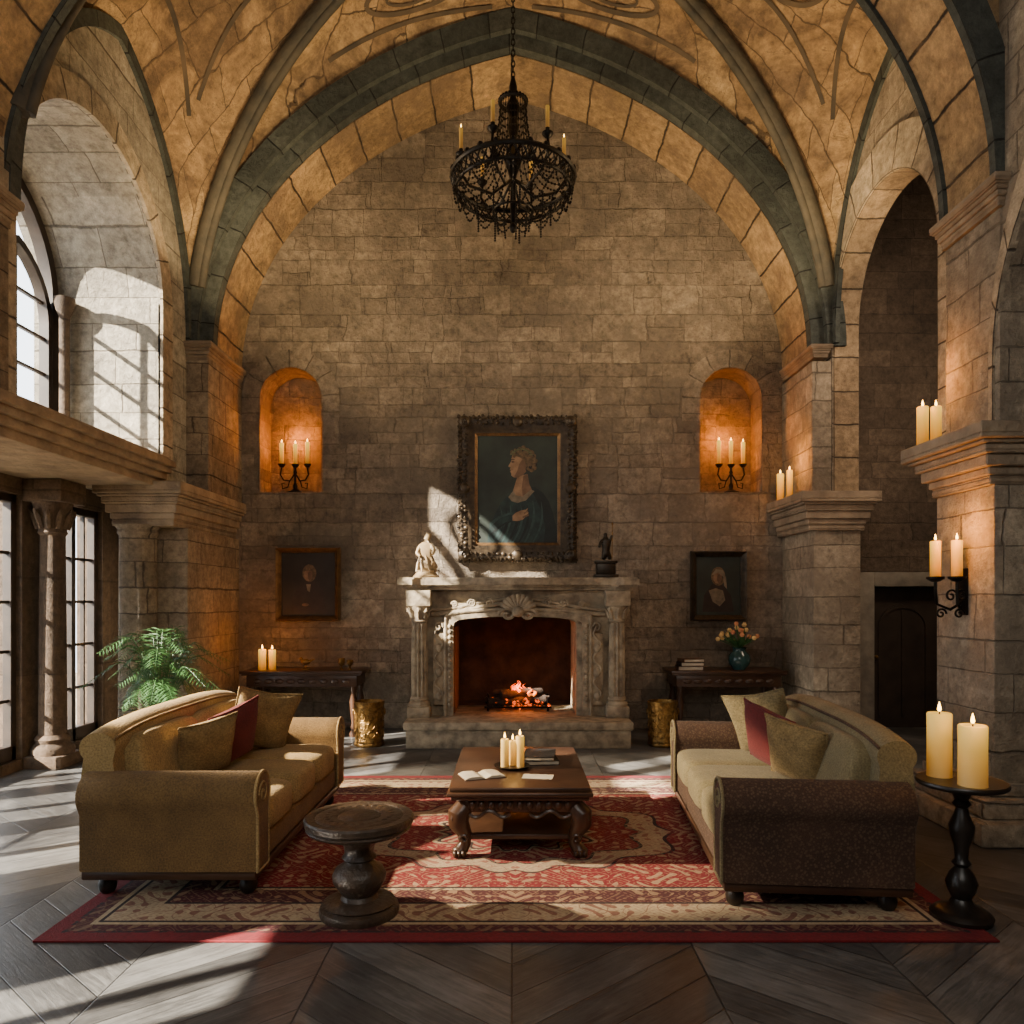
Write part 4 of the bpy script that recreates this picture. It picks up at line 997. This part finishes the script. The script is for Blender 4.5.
B().lathe([(.11,.05),(.06,.07),(.045,.10),(.065,.14),(.075,.18),(.055,.23),(.03,.26),(.045,.28),(.03,.30),(.035,.36),(.055,.43),(.06,.47),(.035,.53),(.028,.56),(.045,.58),(.03,.60),(.05,.64),(.09,.665)],n=26).build('pedestal',M['blackwood'],t,50)
B().lathe([(0,0),(.14,0),(.145,.02),(.13,.035),(.11,.05),(0,.055)],n=32).build('base',M['blackwood'],t,50)
candle('pillar_candle',2.235,3.87,.7105,.060,.33,'pillar candle at the back left of the black pedestal table','pillar candles on the black pedestal table')
candle('pillar_candle',2.285,3.67,.7105,.066,.30,'pillar candle at the front right of the black pedestal table','pillar candles on the black pedestal table')
# ------------------------------------------------------------------ chandelier
CX,CY,CZ=.01,7.1,5.15
t=thing('chandelier','black iron chandelier draped with bead strands hanging from the vault','chandelier',(CX,CY,CZ))
b=B(); z=1.52; k=0
while z<3.4:
    if k%2: b.tube([(.0,.018*math.cos(a*PI/4),z+.035*math.sin(a*PI/4)) for a in range(8)],.006,5,True)
    else: b.tube([(.018*math.cos(a*PI/4),0,z+.035*math.sin(a*PI/4)) for a in range(8)],.006,5,True)
    z+=.052; k+=1
b.build('chain',M['iron'],t)
B().lathe([(0,.1),(.02,.1),(.03,.3),(.02,.5),(.06,.62),(.09,.7),(.05,.8),(.03,.9),(.06,1.0),(.04,1.1),(.07,1.2),(.03,1.3),(.04,1.4),(.015,1.5),(0,1.5)],n=12).build('stem',M['iron'],t)
def ring(R_,z,r,name):
    b=B(); b.tube([(R_*math.cos(a*PI/24),R_*math.sin(a*PI/24),z) for a in range(48)],r,6,True)
    for a in range(0,48,2): b.ball((R_*math.cos(a*PI/24),R_*math.sin(a*PI/24),z+r),r*1.3,6,4)
    b.build(name,M['iron'],t)
ring(.585,.52,.022,'main_ring'); ring(.55,.40,.014,'lower_ring'); ring(.13,1.25,.014,'crown_ring'); ring(.19,.20,.010,'bottom_ring')
b=B()
for k in range(48):
    a0,a1=k*PI/24,(k+1)*PI/24
    b.tube([(.585*math.cos(a0),.585*math.sin(a0),.51),(.57*math.cos((a0+a1)/2),.57*math.sin((a0+a1)/2),.455),(.55*math.cos(a1),.55*math.sin(a1),.40)],.008,5)
    b.tube([(.585*math.cos(a1),.585*math.sin(a1),.51),(.57*math.cos((a0+a1)/2),.57*math.sin((a0+a1)/2),.455),(.55*math.cos(a0),.55*math.sin(a0),.40)],.008,5)
b.build('lattice',M['iron'],t)
def strand(p0,p1,sag,out,n=13):
    b=B(); pts=[]
    for i in range(n+1):
        u=i/n; p=Vector(p0).lerp(Vector(p1),u); p.z-=sag*math.sin(PI*u)
        d=Vector((p.x,p.y,0))
        if d.length>1e-3: p+=d.normalized()*out*math.sin(PI*u)
        pts.append(p)
    b.tube(pts,.003,4)
    for p in pts: b.ball(p,.0115,6,4)
    b.build('bead_strand',M['iron'],t)
for k in range(26):
    a=2*PI*k/26; c,s_=math.cos(a),math.sin(a)
    strand((.12*c,.12*s_,1.24),(.57*c,.57*s_,.54),.26,-.10,20)
for k in range(16):
    a=2*PI*k/16; c,s_=math.cos(a),math.sin(a)
    strand((.53*c,.53*s_,.40),(.19*c,.19*s_,.20),.05,.0,13)
for k in range(16):
    a=2*PI*k/16; a2=a+PI/8
    strand((.58*math.cos(a),.58*math.sin(a),.51),(.58*math.cos(a2),.58*math.sin(a2),.51),.16,0,9)
    strand((.54*math.cos(a),.54*math.sin(a),.40),(.54*math.cos(a2),.54*math.sin(a2),.40),.13,0,9)
for k in range(9):
    a=2*PI*k/9; c,s_=math.cos(a),math.sin(a)
    strand((.18*c,.18*s_,.20),(.15*c,.15*s_,.02),0,0,7); strand((.36*c,.36*s_,.27),(.36*c,.36*s_,.08),0,0,8)
b=B(); b.ball((0,0,.05),(.035,.035,.05)); b.build('finial',M['iron'],t)
nm8=['right','back right','back left','left','front left','front right']
for k in range(6):
    a=2*PI*k/6+.15; c,s_=math.cos(a),math.sin(a)
    b=B(); b.tube([(.03*c,.03*s_,.5),(.2*c,.2*s_,.36),(.42*c,.42*s_,.42),(.52*c,.52*s_,.56),(.50*c,.50*s_,.68)],.014,6); b.build('arm',M['iron'],t)
    b=B(); b.lathe([(0,.66),(.02,.67),(.05,.70),(.052,.715),(.02,.71),(.02,.76),(0,.76)],(.50*c,.50*s_,0),12); b.build('candle_cup',M['iron'],t)
    candle('candle',CX+.50*c,CY+.50*s_,CZ+.7605,.018,.2,'slim candle on the %s arm of the chandelier'%nm8[k],'candles on the chandelier','waxD',k in (0,3))
# ------------------------------------------------------------------ lights
def light(kind,name,loc,e,col,**k):
    l=bpy.data.lights.new(name,kind); l.energy=e; l.color=col
    tgt=k.pop('target',None)
    for a,v in k.items(): setattr(l,a,v)
    o=bpy.data.objects.new(name,l); COL.objects.link(o); o.location=loc
    if tgt is not None: o.rotation_euler=(Vector(tgt)-Vector(loc)).to_track_quat('-Z','Y').to_euler()
    return o
sd=Vector((3.8,2.42,-2.62))
l=light('SUN','sun',(-12,0,10),50,(1.,.89,.72),angle=.012); l.rotation_euler=sd.to_track_quat('-Z','Y').to_euler()
light('SPOT','window_beam',(-4.55,4.75,2.70),4200,(1.,.82,.56),target=(-1.45,5.35,.45),spot_size=math.radians(42),spot_blend=.2,shadow_soft_size=.05)  # added spotlight imitating sun spill on the left sofa and rug
WA=(1.,.50,.12)
for x in NX: light('POINT','niche_light',(x,9.64,3.74),25,(1.,.27,.016),shadow_soft_size=.05)
light('POINT','fire_light',(.07,8.98,.56),17,(1.,.22,.022),shadow_soft_size=.12)
light('POINT','capital_light',(3.22,8.7,3.30),12,(1.,.36,.045),shadow_soft_size=.04)
light('POINT','capital_light',(3.18,5.8,3.32),13,(1.,.36,.045),shadow_soft_size=.04)
light('POINT','sconce_light',(3.1,5.22,2.15),15,(1.,.36,.045),shadow_soft_size=.04)
light('POINT','pillar_light',(2.27,3.6,1.10),2.5,WA,shadow_soft_size=.04)
light('POINT','console_light',(-2.94,8.8,1.15),10,(1.,.30,.03),shadow_soft_size=.04)
light('POINT','coffee_light',(0,5.05,.78),1.,WA,shadow_soft_size=.04)
light('POINT','chandelier_light',(0,7.1,6.3),8,WA,shadow_soft_size=.4)
light('AREA','vault_up_light',(2.9,7.4,4.7),95,(1.,.72,.38),size=.5,target=(.3,8.2,8.2))  # this and the next are added vault fill, no real fitting
light('AREA','vault_up_light',(-2.9,7.4,4.7),95,(1.,.72,.38),size=.5,target=(-.3,8.2,8.2))
light('AREA','aisle_light',(5.0,6.4,5.0),50,(1.,.78,.56),size=.8,target=(4.8,9.3,2.6))  # added fill lamp so the aisle wall and door stay readable
light('AREA','fill',(0,-.6,4.4),118,(1.,.94,.85),size=3.,target=(0,8,1.9))
w=bpy.data.worlds.new('World'); sc.world=w; w.use_nodes=True
bg=w.node_tree.nodes['Background']; bg.inputs[0].default_value=(.86,.93,1.,1); bg.inputs[1].default_value=6.0
for a,c in WIN:
    l=light('AREA','window_portal',(-4.69,(a+c)/2,1.35),1,(1,1,1),shape='RECTANGLE',size=c-a,size_y=2.4,target=(0,(a+c)/2,1.35)); l.data.cycles.is_portal=True
for yc in (UC,3.2):
    l=light('AREA','window_portal',(-4.66,yc,4.5),1,(1,1,1),shape='RECTANGLE',size=2.25,size_y=2.75,target=(0,yc,4.5)); l.data.cycles.is_portal=True
# ------------------------------------------------------------------ camera
cam=bpy.data.cameras.new('camera'); co=bpy.data.objects.new('camera',cam); COL.objects.link(co)
co.location=(0,0,1.63); co.rotation_euler=(PI/2,0,0)
cam.sensor_width=36; cam.lens=740/1024*36; cam.shift_y=88/1024; cam.clip_start=.05
sc.camera=co
